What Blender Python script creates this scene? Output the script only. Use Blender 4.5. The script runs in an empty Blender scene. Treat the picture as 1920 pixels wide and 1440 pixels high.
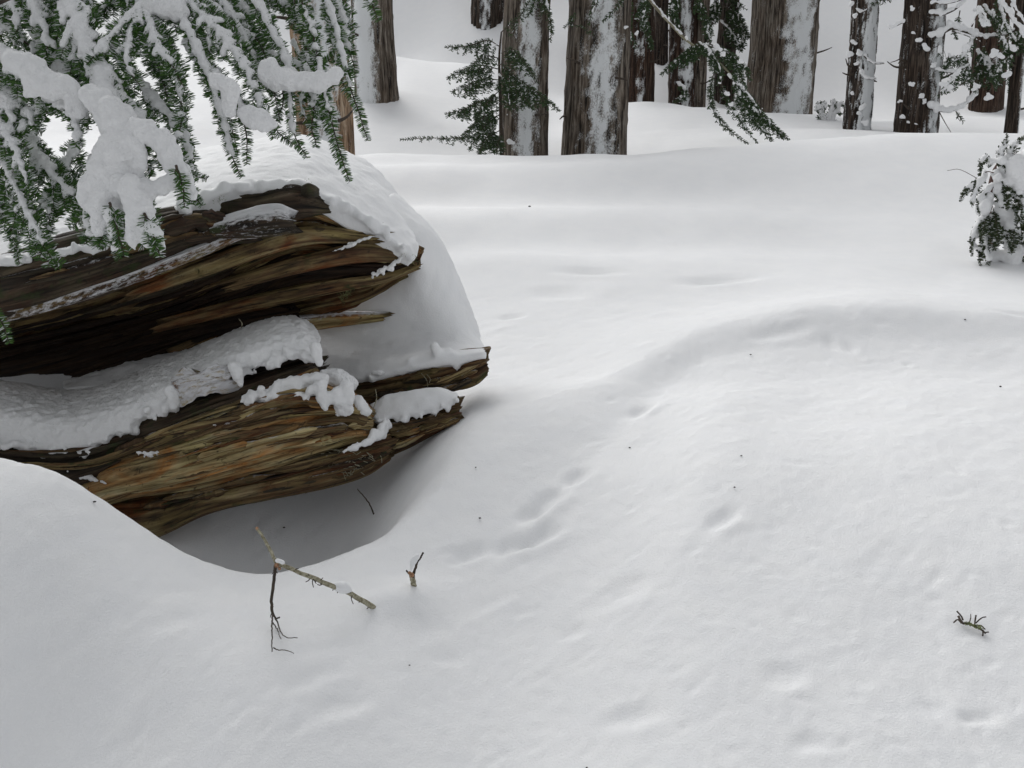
import bpy, math, random
import numpy as np
from mathutils import Vector

S = bpy.context.scene
COL = S.collection
# ------------------------------------------------------------ camera, light
F = 2059.0
PITCH = math.radians(14.0)
CZ = 1.6
cam = bpy.data.cameras.new('camera')
cam.sensor_width = 36.0
cam.lens = 36.0 * F / 1920.0
cam.clip_start = 0.05
cam.clip_end = 500
co = bpy.data.objects.new('camera', cam)
COL.objects.link(co)
co.location = (0, 0, CZ)
co.rotation_euler = (math.radians(90) - PITCH, 0, 0)
S.camera = co

SUN_EL, SUN_AZ = 40.0, -26.0        # azimuth from +y towards +x
world = bpy.data.worlds.new('World')
S.world = world
world.use_nodes = True
wn = world.node_tree
wn.nodes.clear()
wo = wn.nodes.new('ShaderNodeOutputWorld')
wb = wn.nodes.new('ShaderNodeBackground')
sk = wn.nodes.new('ShaderNodeTexSky')
sk.sky_type = 'NISHITA'
sk.sun_disc = False
sk.sun_elevation = math.radians(SUN_EL)
sk.sun_rotation = math.radians(SUN_AZ)
sk.dust_density = 3.0
hs = wn.nodes.new('ShaderNodeHueSaturation')
hs.inputs['Saturation'].default_value = 0.12
hs.inputs['Value'].default_value = 1.0
wn.links.new(sk.outputs[0], hs.inputs['Color'])
ov = wn.nodes.new('ShaderNodeMix'); ov.data_type = 'RGBA'      # high overcast: half clear-sky gradient, half even cloud
ov.inputs[0].default_value = 0.32
ov.inputs[7].default_value = (5.2, 5.3, 5.42, 1)
wn.links.new(hs.outputs[0], ov.inputs[6])
wn.links.new(ov.outputs[2], wb.inputs[0])
wb.inputs[1].default_value = 0.125
wn.links.new(wb.outputs[0], wo.inputs[0])
sl = bpy.data.lights.new('sun', 'SUN')
sl.energy = 1.45
sl.angle = math.radians(48)
sl.color = (1.0, 0.99, 0.965)
so = bpy.data.objects.new('sun', sl)
COL.objects.link(so)
_e, _a = math.radians(SUN_EL), math.radians(SUN_AZ)
sd = Vector((math.sin(_a) * math.cos(_e), math.cos(_a) * math.cos(_e), math.sin(_e)))
so.rotation_euler = sd.to_track_quat('Z', 'Y').to_euler()
S.view_settings.view_transform = 'Standard'
S.view_settings.look = 'None'
S.view_settings.gamma = 1
S.view_settings.use_curve_mapping = False
S.view_settings.exposure = 0.19

# ------------------------------------------------------------ helpers
cp, sp = math.cos(PITCH), math.sin(PITCH)
def P(px, py, Y):
    u = (px - 960.0) / F
    v = (720.0 - py) / F
    t = Y / (cp + v * sp)
    return np.array((u * t, Y, CZ + t * (-sp + v * cp)))
def Z(py, Y):
    return P(960, py, Y)[2]
def M(Y):                      # metres in one photo pixel at distance Y
    return Y / F

def _h(ix, iy, iz, seed):
    n = (ix.astype(np.int64) * 374761393 + iy.astype(np.int64) * 668265263 + iz.astype(np.int64) * 1274126177 + seed * 974711) & 0xffffffff
    n = ((n ^ (n >> 13)) * 1274126177) & 0xffffffff
    n = (n ^ (n >> 16)) & 0xffffffff
    return n.astype(np.float64) / 4294967295.0 * 2 - 1
def noise(x, y, z=0.0, seed=0):
    x, y, z = np.broadcast_arrays(np.asarray(x, float), np.asarray(y, float), np.asarray(z, float))
    fx, fy, fz = np.floor(x), np.floor(y), np.floor(z)
    tx, ty, tz = x - fx, y - fy, z - fz
    tx = tx*tx*(3-2*tx); ty = ty*ty*(3-2*ty); tz = tz*tz*(3-2*tz)
    r = 0
    for a in (0, 1):
        wx = tx if a else 1 - tx
        for b in (0, 1):
            wy = ty if b else 1 - ty
            for c in (0, 1):
                wz = tz if c else 1 - tz
                r = r + wx * wy * wz * _h(fx + a, fy + b, fz + c, seed)
    return r
def fbm(x, y, z=0.0, seed=0, o=3):
    r, a, f = 0, 1.0, 1.0
    for i in range(o):
        r = r + a * noise(np.asarray(x)*f, np.asarray(y)*f, np.asarray(z)*f, seed + i*17)
        a *= 0.5; f *= 2.03
    return r
def sstep(t):
    t = np.clip(t, 0, 1)
    return t*t*(3-2*t)

def tag(o, label=None, cat=None, group=None, kind=None):
    if label: o['label'] = label
    if cat: o['category'] = cat
    if group: o['group'] = group
    if kind: o['kind'] = kind
    return o
def empty(name, loc, label=None, cat=None, group=None):
    o = bpy.data.objects.new(name, None)
    o.location = loc
    COL.objects.link(o)
    return tag(o, label, cat, group)
def mk(name, v, f, mat, parent=None, smooth=True, attrs=None):
    v = np.asarray(v, dtype=np.float64)
    f = np.asarray(f, dtype=np.int32)
    me = bpy.data.meshes.new(name)
    me.vertices.add(len(v))
    off = np.zeros(3)
    if parent is not None:
        off = np.array(parent.matrix_world.translation) if parent.parent else np.array(parent.location)
    elif parent is None and len(v):
        off = np.array((v[:, 0].mean(), v[:, 1].mean(), v[:, 2].min()))
    me.vertices.foreach_set('co', (v - off).ravel())
    k = f.shape[1]
    me.loops.add(f.size)
    me.loops.foreach_set('vertex_index', f.ravel())
    me.polygons.add(len(f))
    me.polygons.foreach_set('loop_start', np.arange(0, f.size, k, dtype=np.int32))
    me.polygons.foreach_set('use_smooth', np.full(len(f), smooth))
    me.update(calc_edges=True)
    if attrs:
        for an, arr in attrs.items():
            arr = np.asarray(arr, float)
            if arr.ndim == 1:
                a = me.attributes.new(an, 'FLOAT', 'POINT')
                a.data.foreach_set('value', arr)
            else:
                a = me.attributes.new(an, 'FLOAT_VECTOR', 'POINT')
                a.data.foreach_set('vector', arr.ravel())
    me.materials.append(mat)
    o = bpy.data.objects.new(name, me)
    COL.objects.link(o)
    if parent is not None:
        o.parent = parent
    else:
        o.location = off
    return o
def gridfaces(n, m, wrap=False, off=0):
    i = np.arange(n - 1)[:, None]
    j = np.arange(m if wrap else m - 1)[None, :]
    j2 = (j + 1) % m
    a = i*m + j; b = i*m + j2; c = (i+1)*m + j2; d = (i+1)*m + j
    return np.stack([a, b, c, d], -1).reshape(-1, 4) + off
def join(parts):
    vs, fs, o = [], [], 0
    for v, f in parts:
        vs.append(v); fs.append(np.asarray(f) + o); o += len(v)
    return np.concatenate(vs), np.concatenate(fs)
def catmull(pts, n):
    pts = np.asarray(pts, float)
    k = len(pts)
    if k == 2:
        t = np.linspace(0, 1, n).reshape((-1,) + (1,)*(pts.ndim-1))
        return pts[0]*(1-t) + pts[1]*t
    ext = np.concatenate([[2*pts[0]-pts[1]], pts, [2*pts[-1]-pts[-2]]])
    t = np.linspace(0, k-1, n)
    i = np.minimum(np.floor(t).astype(int), k-2)
    s = (t - i)
    s = s.reshape((-1,) + (1,)*(pts.ndim-1))
    p0, p1, p2, p3 = ext[i], ext[i+1], ext[i+2], ext[i+3]
    return 0.5*((2*p1) + (-p0+p2)*s + (2*p0-5*p1+4*p2-p3)*s*s + (-p0+3*p1-3*p2+p3)*s**3)

def tube(path, rad, seg=8, wob=0.0, seed=0):
    p = np.asarray(path, float)
    n = len(p)
    r = np.broadcast_to(np.asarray(rad, float), (n,)).copy()
    t = np.gradient(p, axis=0)
    t /= np.linalg.norm(t, axis=1)[:, None] + 1e-12
    ref = np.array((0.13, -0.3, 0.9)) if abs(t[n//2][2]) < 0.8 else np.array((0.9, 0.2, 0.1))
    a = np.cross(t, ref); a /= np.linalg.norm(a, axis=1)[:, None] + 1e-12
    b = np.cross(a, t)
    th = np.linspace(0, 2*np.pi, seg, endpoint=False)
    rr = r[:, None]*np.ones(seg)[None]
    if wob:
        L = np.concatenate([[0], np.cumsum(np.linalg.norm(np.diff(p, axis=0), axis=1))])
        rr = rr*(1 + wob*fbm(L[:, None]/(r.mean()*3+1e-6), np.cos(th)[None]*1.5+5, np.sin(th)[None]*1.5+5, seed))
    v = p[:, None] + rr[..., None]*(np.cos(th)[None, :, None]*a[:, None] + np.sin(th)[None, :, None]*b[:, None])
    v = v.reshape(-1, 3)
    f = gridfaces(n, seg, True)
    v = np.concatenate([v, [p[0] - t[0]*r[0]*.5], [p[-1] + t[-1]*r[-1]*.5]])
    j = np.arange(seg); j2 = (j+1) % seg
    c0 = np.stack([np.full(seg, n*seg), j2, j, j], -1)
    b0 = (n-1)*seg
    c1 = np.stack([np.full(seg, n*seg+1), b0+j, b0+j2, b0+j2], -1)
    return v, f, c0, c1
def tube_q(path, rad, seg=8, wob=0.0, seed=0):
    v, f, c0, c1 = tube(path, rad, seg, wob, seed)
    # caps as fans of degenerate-free triangles are stored as triangles later: here turn all into triangles
    q = np.concatenate([f[:, [0, 1, 2]], f[:, [0, 2, 3]], c0[:, :3], c1[:, :3]])
    return v, q

_sth = np.linspace(0, np.pi, 8)[1:-1]
_sph = np.linspace(0, 2*np.pi, 10, endpoint=False)
_sv = np.array([[math.sin(a)*math.cos(b), math.sin(a)*math.sin(b), math.cos(a)] for a in _sth for b in _sph] + [[0, 0, 1], [0, 0, -1]])
_sf = []
for i in range(5):
    for j in range(10):
        a, b = i*10+j, i*10+(j+1) % 10
        _sf += [[a, a+10, b+10], [a, b+10, b]]
for j in range(10):
    _sf += [[60, j, (j+1) % 10], [61, 50+(j+1) % 10, 50+j]]
_sf = np.array(_sf)
def ball(c, r, sc=(1, 1, 1)):
    return _sv*np.array(sc)*r + np.asarray(c), _sf
def chain(path, rad, step=0.45):
    """overlapping balls along a path"""
    p = np.asarray(path, float)
    L = np.concatenate([[0], np.cumsum(np.linalg.norm(np.diff(p, axis=0), axis=1))])
    r = np.broadcast_to(np.asarray(rad, float), (len(p),))
    out = []
    s = 0.0
    while s <= L[-1]:
        q = np.array([np.interp(s, L, p[:, k]) for k in range(3)])
        rr = np.interp(s, L, r)
        out.append(ball(q, rr))
        s += max(rr*step, 0.002)
    return out

_lr = np.random.RandomState(77)
def lchain(path, rad, step=0.5, jit=.38, drop=.06):
    p = np.asarray(path, float)
    L = np.concatenate([[0], np.cumsum(np.linalg.norm(np.diff(p, axis=0), axis=1))])
    r = np.broadcast_to(np.asarray(rad, float), (len(p),))
    out = []; s_ = 0.0
    while s_ <= L[-1]:
        q = np.array([np.interp(s_, L, p[:, k]) for k in range(3)])
        rr = np.interp(s_, L, r)
        if _lr.rand() > drop or not out:
            out.append(ball(q + _lr.normal(0, jit, 3)*rr*np.array((1, .5, 1)), rr*_lr.uniform(.5, 1.15), _lr.uniform(.75, 1.25, 3)))
        s_ += max(rr*step, 0.0015)
    return out

def snowmesh(name, parts, voxel, mat, parent=None, smooth=4, amp=0.004, freq=25.0, seed=0):
    v, f = join(parts)
    me = bpy.data.meshes.new('tmp')
    me.from_pydata(v.tolist(), [], f.tolist())
    o = bpy.data.objects.new('tmp', me)
    COL.objects.link(o)
    m = o.modifiers.new('r', 'REMESH'); m.mode = 'VOXEL'; m.voxel_size = voxel
    m2 = o.modifiers.new('s', 'SMOOTH'); m2.iterations = smooth; m2.factor = 0.5
    dg = bpy.context.evaluated_depsgraph_get()
    ev = o.evaluated_get(dg)
    nm = bpy.data.meshes.new_from_object(ev)
    n = len(nm.vertices)
    c = np.empty(n*3); nm.vertices.foreach_get('co', c); c = c.reshape(-1, 3)
    nn = np.empty(n*3); nm.vertices.foreach_get('normal', nn); nn = nn.reshape(-1, 3)
    d = amp*fbm(c[:, 0]*freq, c[:, 1]*freq, c[:, 2]*freq, seed, 4)
    c = c + nn*d[:, None]
    off = np.array(parent.location) if parent is not None and parent.parent is None else np.zeros(3)
    if parent is not None and parent.parent is not None:
        off = np.array(parent.parent.location) + np.array(parent.location)
    if parent is None:
        off = np.array((c[:, 0].mean(), c[:, 1].mean(), c[:, 2].min()))
    nm.vertices.foreach_set('co', (c - off).ravel())
    nm.polygons.foreach_set('use_smooth', np.full(len(nm.polygons), True))
    nm.materials.clear(); nm.materials.append(mat)
    nm.update()
    bpy.data.objects.remove(o); bpy.data.meshes.remove(me)
    nm.name = name
    r = bpy.data.objects.new(name, nm)
    COL.objects.link(r)
    if parent is not None: r.parent = parent
    else: r.location = off
    return r

# ------------------------------------------------------------ materials
class NT:
    def __init__(s, name):
        s.m = bpy.data.materials.new(name); s.m.use_nodes = True
        s.n = s.m.node_tree; s.n.nodes.clear()
        s.out = s.n.nodes.new('ShaderNodeOutputMaterial')
        s.b = s.n.nodes.new('ShaderNodeBsdfPrincipled')
        s.n.links.new(s.b.outputs[0], s.out.inputs[0])
    def node(s, t, **k):
        nd = s.n.nodes.new(t)
        for a, b in k.items(): setattr(nd, a, b)
        return nd
    def L(s, a, b): s.n.links.new(a, b)
    def coords(s, kind='Object'):
        return s.node('ShaderNodeTexCoord').outputs[kind]
    def attr(s, name):
        return s.node('ShaderNodeAttribute', attribute_name=name)
    def map(s, vec, scale):
        m = s.node('ShaderNodeMapping'); m.inputs['Scale'].default_value = scale
        s.L(vec, m.inputs[0]); return m.outputs[0]
    def noise(s, vec, scale, detail=4, rough=0.55, dist=0.0):
        t = s.node('ShaderNodeTexNoise'); t.inputs['Scale'].default_value = scale
        t.inputs['Detail'].default_value = detail; t.inputs['Roughness'].default_value = rough
        t.inputs['Distortion'].default_value = dist
        s.L(vec, t.inputs['Vector']); return t.outputs[0]
    def ramp(s, fac, stops):
        r = s.node('ShaderNodeValToRGB')
        e = r.color_ramp.elements
        while len(e) < len(stops): e.new(0.5)
        for i, (p, c) in enumerate(stops):
            e[i].position = p
            e[i].color = (c if len(c) == 4 else tuple(c) + (1,)) if hasattr(c, '__len__') else (c, c, c, 1)
        s.L(fac, r.inputs[0]); return r.outputs[0]
    def mix(s, fac, a, b, mode='MIX'):
        m = s.node('ShaderNodeMix', data_type='RGBA', blend_type=mode)
        for sock, val in ((m.inputs[0], fac), (m.inputs[6], a), (m.inputs[7], b)):
            if isinstance(val, (int, float)): sock.default_value = val
            elif isinstance(val, tuple): sock.default_value = val + (1,)
            else: s.L(val, sock)
        return m.outputs[2]
    def math(s, op, a, b=0.0, clamp=False):
        m = s.node('ShaderNodeMath', operation=op, use_clamp=clamp)
        for i, val in enumerate((a, b)):
            if isinstance(val, (int, float)): m.inputs[i].default_value = val
            else: s.L(val, m.inputs[i])
        return m.outputs[0]
    def bump(s, h, strength, dist, prev=None):
        b = s.node('ShaderNodeBump'); b.inputs['Strength'].default_value = strength
        b.inputs['Distance'].default_value = dist
        s.L(h, b.inputs['Height'])
        if prev is not None: s.L(prev, b.inputs['Normal'])
        return b.outputs[0]

SNOWC = (0.80, 0.80, 0.83)
def snow_mat(name='snow', grain=1.0, mid=False):
    t = NT(name)
    g = t.node('ShaderNodeNewGeometry').outputs['Position']
    n1 = t.noise(g, 9, 3)
    n2 = t.noise(g, 140, 3, 0.7)
    n3 = t.noise(g, 420, 2, 0.7)
    c = t.mix(t.ramp(n1, [(0.3, 0.0), (0.7, 1.0)]), *(((0.87, 0.875, 0.885), (0.89, 0.893, 0.90)) if grain > 1 else ((0.805, 0.812, 0.825), (0.828, 0.832, 0.838))))
    t.L(c, t.b.inputs['Base Color'])
    t.b.inputs['Roughness'].default_value = 0.75
    t.b.inputs['Specular IOR Level'].default_value = 0.25
    b = t.bump(n2, 0.6*grain, 0.004)
    b = t.bump(n3, 0.35*grain, 0.002, b)
    if grain > 1: b = t.bump(t.noise(g, 55, 4, .65), 0.6, 0.012, b)
    if mid: b = t.bump(t.noise(t.map(g, (1, 1, 1)), 26, 4, .6, .4), 0.18, 0.008, b)
    t.L(b, t.b.inputs['Normal'])
    return t.m
MSNOW = snow_mat()
MCLUMP = snow_mat('clump_snow', 1.6)
MGROUND = snow_mat('ground_snow', 1.0, True)

def wood_mat(name, cols, frost=0.0, moss=0.0, fu=1.0, dark=1.0):
    """attribute 'guv' = (metres along the grain, metres across, random)"""
    t = NT(name)
    g = t.attr('guv').outputs['Vector']
    v1 = t.map(g, (1.5, 22, 1)); v2 = t.map(g, (5, 110, 1)); v3 = t.map(g, (2.5, 7, 1))
    n1 = t.noise(v1, 1.6, 5, 0.6, 0.6)
    n2 = t.noise(v2, 1.0, 5, 0.65, 0.3)
    n3 = t.noise(v3, 1.3, 4, 0.6, 0.8)
    c = t.ramp(n1, [(0.25, cols[0]), (0.42, cols[1]), (0.55, cols[2]), (0.72, cols[3])])
    c2 = t.ramp(n3, [(0.32, cols[4]), (0.5, (1, 1, 1)), (0.72, cols[5])])
    c = t.mix(1.0, c, c2, 'MULTIPLY')
    st = t.ramp(n2, [(0.33, 0.06), (0.43, 0.70), (0.6, 1.15), (0.8, 1.55)])
    c = t.mix(1.0, c, st, 'MULTIPLY')
    cv = t.noise(t.map(g, (12, 30, 1)), 1.5, 3, .6, 1.5)
    c = t.mix(t.ramp(cv, [(0.60, 0.0), (0.68, 0.7)]), c, (0.012, 0.009, 0.006))
    if moss > 0:
        mm = t.noise(t.map(g, (6, 9, 1)), 1.4, 4, .6)
        c = t.mix(t.ramp(mm, [(0.62-moss*.2, 0.0), (0.70-moss*.2, 0.8)]), c, (0.030, 0.042, 0.012))
    if frost > 0:
        fr = t.noise(t.map(g, (9, 30, 1)), 3.0, 6, .75)
        fa = t.attr('frost').outputs['Fac']
        k = t.math('ADD', t.math('MULTIPLY', fa, 0.55), fr)
        c = t.mix(t.ramp(k, [(0.70, 0.0), (0.86, 1.0)]), c, (0.62, 0.62, 0.64))
    t.L(c, t.b.inputs['Base Color'])
    t.b.inputs['Roughness'].default_value = 0.7
    t.b.inputs['Specular IOR Level'].default_value = 0.3
    b = t.bump(n2, 0.8, 0.006)
    b = t.bump(n1, 0.5, 0.012, b)
    t.L(b, t.b.inputs['Normal'])
    return t.m
MW_OCHRE = wood_mat('rotting_wood_ochre', [(0.05, 0.026, 0.010), (0.22, 0.15, 0.062), (0.43, 0.34, 0.17), (0.58, 0.50, 0.31),
                                    (0.97, 0.52, 0.26), (0.90, 0.95, 0.80)], frost=1)
MW_INNER = wood_mat('inner_heartwood', [(0.024, 0.012, 0.007), (0.10, 0.060, 0.028), (0.24, 0.175, 0.080), (0.40, 0.335, 0.19),
                                    (0.80, 0.38, 0.22), (0.90, 0.95, 0.70)], frost=1, moss=0.05)
MW_DARK = wood_mat('dark_bark', [(0.010, 0.008, 0.006), (0.030, 0.022, 0.014), (0.065, 0.048, 0.030), (0.13, 0.10, 0.07),
                              (0.8, 0.5, 0.4), (0.9, 1.0, 0.75)], frost=1, moss=0.25)
MW_CAV = wood_mat('cavity_shade_wood', [(0.006, 0.004, 0.003), (0.016, 0.009, 0.006), (0.035, 0.020, 0.011), (0.07, 0.045, 0.025),
                              (0.6, 0.4, 0.3), (0.9, 0.8, 0.6)])  # near-black wood: shade of the hollow put into the colour
MW_OLIVE = wood_mat('olive_wood', [(0.014, 0.008, 0.005), (0.075, 0.042, 0.020), (0.17, 0.115, 0.052), (0.30, 0.235, 0.13),
                              (0.75, 0.36, 0.2), (0.85, 0.95, 0.65)], frost=1, moss=0.12)

def bark_mat(name, c0, c1, c2, flake=0.0):
    t = NT(name)
    g = t.attr('guv').outputs['Vector']
    v1 = t.map(g, (34, 2.2, 1)); v2 = t.map(g, (80, 10, 1))
    n1 = t.noise(v1, 1.0, 5, 0.65, 0.4); n2 = t.noise(v2, 1.0, 5, 0.7, 0.2)
    c = t.ramp(n1, [(0.37, c0), (0.5, c1), (0.64, c2)])
    c = t.mix(1.0, c, t.ramp(n2, [(0.3, 0.35), (0.5, 1.0), (0.8, 1.3)]), 'MULTIPLY')
    n3 = t.noise(t.map(g, (3, 2, 1)), 1.2, 3)
    c = t.mix(1.0, c, t.ramp(n3, [(0.3, (0.7, 0.62, 0.55)), (0.7, (1.1, 1.12, 1.1))]), 'MULTIPLY')
    s = t.attr('snow').outputs['Fac']
    f1 = t.noise(t.map(g, (85, 45, 1)), 1.0, 7, 0.85)
    k = t.math('ADD', s, t.math('MULTIPLY', t.math('SUBTRACT', f1, 0.5), 3.6))
    sm = t.ramp(k, [(0.30, 0.0), (0.85, 1.0)])
    c = t.mix(sm, c, (0.70, 0.72, 0.73))
    t.L(c, t.b.inputs['Base Color'])
    t.b.inputs['Roughness'].default_value = 0.85
    t.b.inputs['Specular IOR Level'].default_value = 0.2
    t.L(t.bump(t.math('ADD', n1, t.math('MULTIPLY', n2, .5)), 0.9, 0.02), t.b.inputs['Normal'])
    return t.m
MB_BROWN = bark_mat('bark_grey_brown', (0.022, 0.018, 0.015), (0.12, 0.10, 0.083), (0.27, 0.24, 0.21))
MB_DARK = bark_mat('bark_dark', (0.010, 0.008, 0.007), (0.045, 0.034, 0.028), (0.12, 0.095, 0.08))
MB_RED = bark_mat('bark_reddish', (0.014, 0.009, 0.007), (0.055, 0.034, 0.026), (0.115, 0.080, 0.062))
MB_TAN = bark_mat('bark_tan_dead', (0.10, 0.06, 0.035), (0.30, 0.21, 0.14), (0.46, 0.36, 0.27))

def leaf_mat(name, a, b, under, frost=0.0):
    t = NT(name)
    r = t.attr('rnd').outputs['Fac']
    c = t.mix(r, a, b)
    if frost > 0: c = t.mix(t.ramp(r, [(1-frost, 0.0), (1-frost+.02, 1.0)]), c, (0.62, 0.64, 0.64))
    g = t.node('ShaderNodeNewGeometry')
    c = t.mix(g.outputs['Backfacing'], c, under)
    t.L(c, t.b.inputs['Base Color'])
    t.b.inputs['Roughness'].default_value = 0.5
    t.b.inputs['Specular IOR Level'].default_value = 0.35
    return t.m
MNEEDLE = leaf_mat('fir_needles', (0.018, 0.062, 0.012), (0.085, 0.18, 0.028), (0.13, 0.20, 0.13), .20)
MFROND = leaf_mat('hemlock_leaves', (0.014, 0.036, 0.014), (0.045, 0.085, 0.022), (0.04, 0.07, 0.025), .07)
MYEL = leaf_mat('small_conifer_needles', (0.012, 0.028, 0.010), (0.055, 0.075, 0.020), (0.06, 0.08, 0.04), .12)

def plain_mat(name, a, b, sc, rough=0.8):
    t = NT(name)
    g = t.coords('Object')
    n = t.noise(g, sc, 5, .65)
    t.L(t.ramp(n, [(0.35, a), (0.65, b)]), t.b.inputs['Base Color'])
    t.b.inputs['Roughness'].default_value = rough
    t.L(t.bump(n, .6, .003), t.b.inputs['Normal'])
    return t.m
MTWIG = plain_mat('twig_bark', (0.020, 0.014, 0.010), (0.075, 0.055, 0.038), 60)
MTWIG_RED = plain_mat('thin_red_twig', (0.05, 0.022, 0.016), (0.11, 0.06, 0.05), 90)
MSTICK = plain_mat('pale_stick_bark', (0.12, 0.10, 0.05), (0.42, 0.40, 0.30), 120)
MRAW = plain_mat('broken_raw_wood', (0.20, 0.09, 0.045), (0.42, 0.25, 0.15), 150)
MFLAKE = plain_mat('bark_flake_dark', (0.01, 0.008, 0.007), (0.03, 0.02, 0.015), 80)
MMOSS = plain_mat('green_lichen', (0.08, 0.10, 0.03), (0.24, 0.27, 0.12), 90)

# ------------------------------------------------------------ snow ground
CP = []
def col(px, lst):
    for a, Y in lst:
        CP.append(P(px, a, Y))
def colz(px, lst):
    for Y, z in lst:
        x = (px - 960)/F*Y*1.03
        CP.append(np.array((x, Y, z)))
for px in (-900, 0, 960, 1920, 2900):
    colz(px, [(1.2, -0.05), (-0.4, -0.2)])
for x in (-8, -2.5, 2.5, 8):
    CP.append(np.array((x, -2.2, -0.3)))
col(-500, [(1440, 2.5), (1200, 2.75), (1000, 3.1), (830, 3.6)])
colz(-500, [(4.5, .62), (6, .75), (8, .95), (11, 1.35), (15, 1.9), (20, 2.7), (27, 5), (40, 11), (60, 20)])
col(0, [(1440, 2.46), (1320, 2.54), (1200, 2.66), (1000, 2.90), (865, 3.17)])
colz(0, [(3.9, .56), (5, .5), (6, .58), (7.5, .72), (9.2, .98), (11, 1.22), (13, 1.5), (15, 1.85), (20, 2.7), (27, 4.8), (40, 11), (60, 20)])
col(300, [(1440, 2.36), (1200, 2.68), (1060, 2.98), (1004, 3.13)])
colz(300, [(4, .38), (5, .40), (7, .6), (9, .92), (11, 1.2), (13, 1.4), (15, 1.8)])
col(120, [(888, 3.13), (1000, 2.93)])
col(210, [(948, 3.11)])
col(500, [(1440, 2.3), (1250, 2.6), (1120, 3.0), (1070, 3.2)])
colz(500, [(4, .26), (5, .32)])
col(700, [(1440, 2.3), (1200, 2.75), (1080, 3.08), (1020, 3.3)])
colz(700, [(4.2, .30), (5.2, .38), (7, .6), (8, .76), (9.2, .98)])
col(700, [(290, 11)])
col(900, [(1440, 2.3), (1200, 2.75), (1000, 3.3), (875, 3.9), (780, 4.55), (680, 5.3), (600, 6.0), (520, 6.8), (430, 8), (350, 9.6), (290, 11)])
col(1100, [(1440, 2.3), (1200, 2.75), (1000, 3.25), (900, 3.6), (800, 4.15), (735, 4.8), (670, 5.3), (600, 6.0), (500, 7.1), (400, 8.6), (290, 11)])
col(1300, [(1440, 2.3), (1200, 2.75), (1000, 3.25), (850, 3.8), (740, 4.4), (670, 5.0), (640, 5.25), (590, 6.0), (500, 7.1), (400, 8.7), (280, 11)])
col(1500, [(1440, 2.3), (1200, 2.75), (1000, 3.3), (800, 4.2), (680, 4.95), (630, 5.25), (602, 5.42), (575, 6.0), (450, 8), (350, 9.5), (262, 11)])
col(1700, [(1440, 2.3), (1200, 2.8), (1000, 3.3), (800, 4.2), (680, 5.0), (620, 5.4), (592, 5.6), (562, 6.2), (450, 8), (350, 9.4), (249, 11)])
col(1920, [(1440, 2.35), (1200, 2.8), (1000, 3.3), (800, 4.2), (680, 5.1), (625, 5.5), (603, 5.7), (575, 6.3), (450, 8), (350, 9.4), (251, 11)])
col(2450, [(1440, 2.4), (1200, 2.9), (1000, 3.5), (800, 4.4), (680, 5.2), (620, 5.7), (575, 6.3), (450, 8), (350, 9.4), (255, 11)])
for px, c in ((500, 292), (700, 290), (900, 290), (1100, 291), (1300, 280), (1500, 262), (1700, 249), (1920, 251), (2450, 255)):
    z = Z(c, 11)
    slope = (z - CZ)/11
    colz(px, [(12.1, CZ + slope*12.1 - 0.11)])
col(700, [(278, 12.9), (225, 14), (180, 15), (130, 17.5), (102, 18.6)])
colz(700, [(19.8, 2.35)])
col(700, [(60, 20.7), (0, 21.4), (-150, 23)])
col(900, [(280, 12.9), (220, 14.4), (150, 17), (128, 18.2)])
colz(900, [(19.4, 2.15)])
col(900, [(85, 19.8), (58, 20.2), (0, 21.0), (-150, 22.8)])
col(1050, [(280, 13), (225, 15), (160, 18), (90, 19.4), (0, 20.8), (-150, 22.8)])
col(1200, [(280, 12.8), (235, 14.5), (199, 16)])
colz(1200, [(17.3, 1.46)])
col(1200, [(150, 18.6), (70, 19.8), (0, 20.8), (-150, 22.8)])
col(1350, [(265, 12.8), (235, 14.4), (211, 16)])
colz(1350, [(17.3, 1.42)])
col(1350, [(160, 18.6), (70, 19.8), (0, 20.8), (-150, 22.8)])
col(1520, [(250, 13), (240, 14.4), (232, 16)])
colz(1520, [(17.4, 1.38)])
col(1520, [(180, 18.8), (90, 20), (0, 21.2), (-150, 23)])
col(1700, [(251, 13.2), (246, 15)])
colz(1700, [(16.2, 1.42)])
col(1700, [(205, 18), (100, 19.8), (0, 21.2), (-150, 23)])
col(1920, [(262, 13), (240, 15), (222, 17), (190, 18.3), (100, 19.8), (0, 21.2), (-150, 23)])
col(2450, [(265, 13), (240, 15), (190, 18.3), (100, 19.8), (0, 21.2), (-150, 23)])
for px in (700, 1200, 1700, 2450):
    colz(px, [(34, 12), (60, 26)])
CP = np.array(CP)
def _w(x, y):
    q = np.maximum(np.asarray(y, float) + 3.2, 0.3)
    return np.stack([np.asarray(x, float)/q*1.6, np.log(q)*1.5], -1)
_wc = _w(CP[:, 0], CP[:, 1])
def _tps(r2):
    return 0.5*r2*np.log(r2 + 1e-12)
_n = len(CP)
_K = _tps(((_wc[:, None] - _wc[None])**2).sum(-1)) + np.eye(_n)*2e-4
_Pm = np.concatenate([np.ones((_n, 1)), _wc], 1)
_A = np.block([[_K, _Pm], [_Pm.T, np.zeros((3, 3))]])
_sol = np.linalg.solve(_A, np.concatenate([CP[:, 2], np.zeros(3)]))
def base_z(x, y):
    x = np.asarray(x, float); sh = x.shape
    w = _w(x.ravel(), np.asarray(y, float).ravel())
    out = np.empty(len(w))
    for i in range(0, len(w), 40000):
        ww = w[i:i+40000]
        r2 = ((ww[:, None, 0]-_wc[None, :, 0])**2 + (ww[:, None, 1]-_wc[None, :, 1])**2)
        out[i:i+40000] = _tps(r2) @ _sol[:_n] + _sol[_n] + ww @ _sol[_n+1:]
    return out.reshape(sh)
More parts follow.
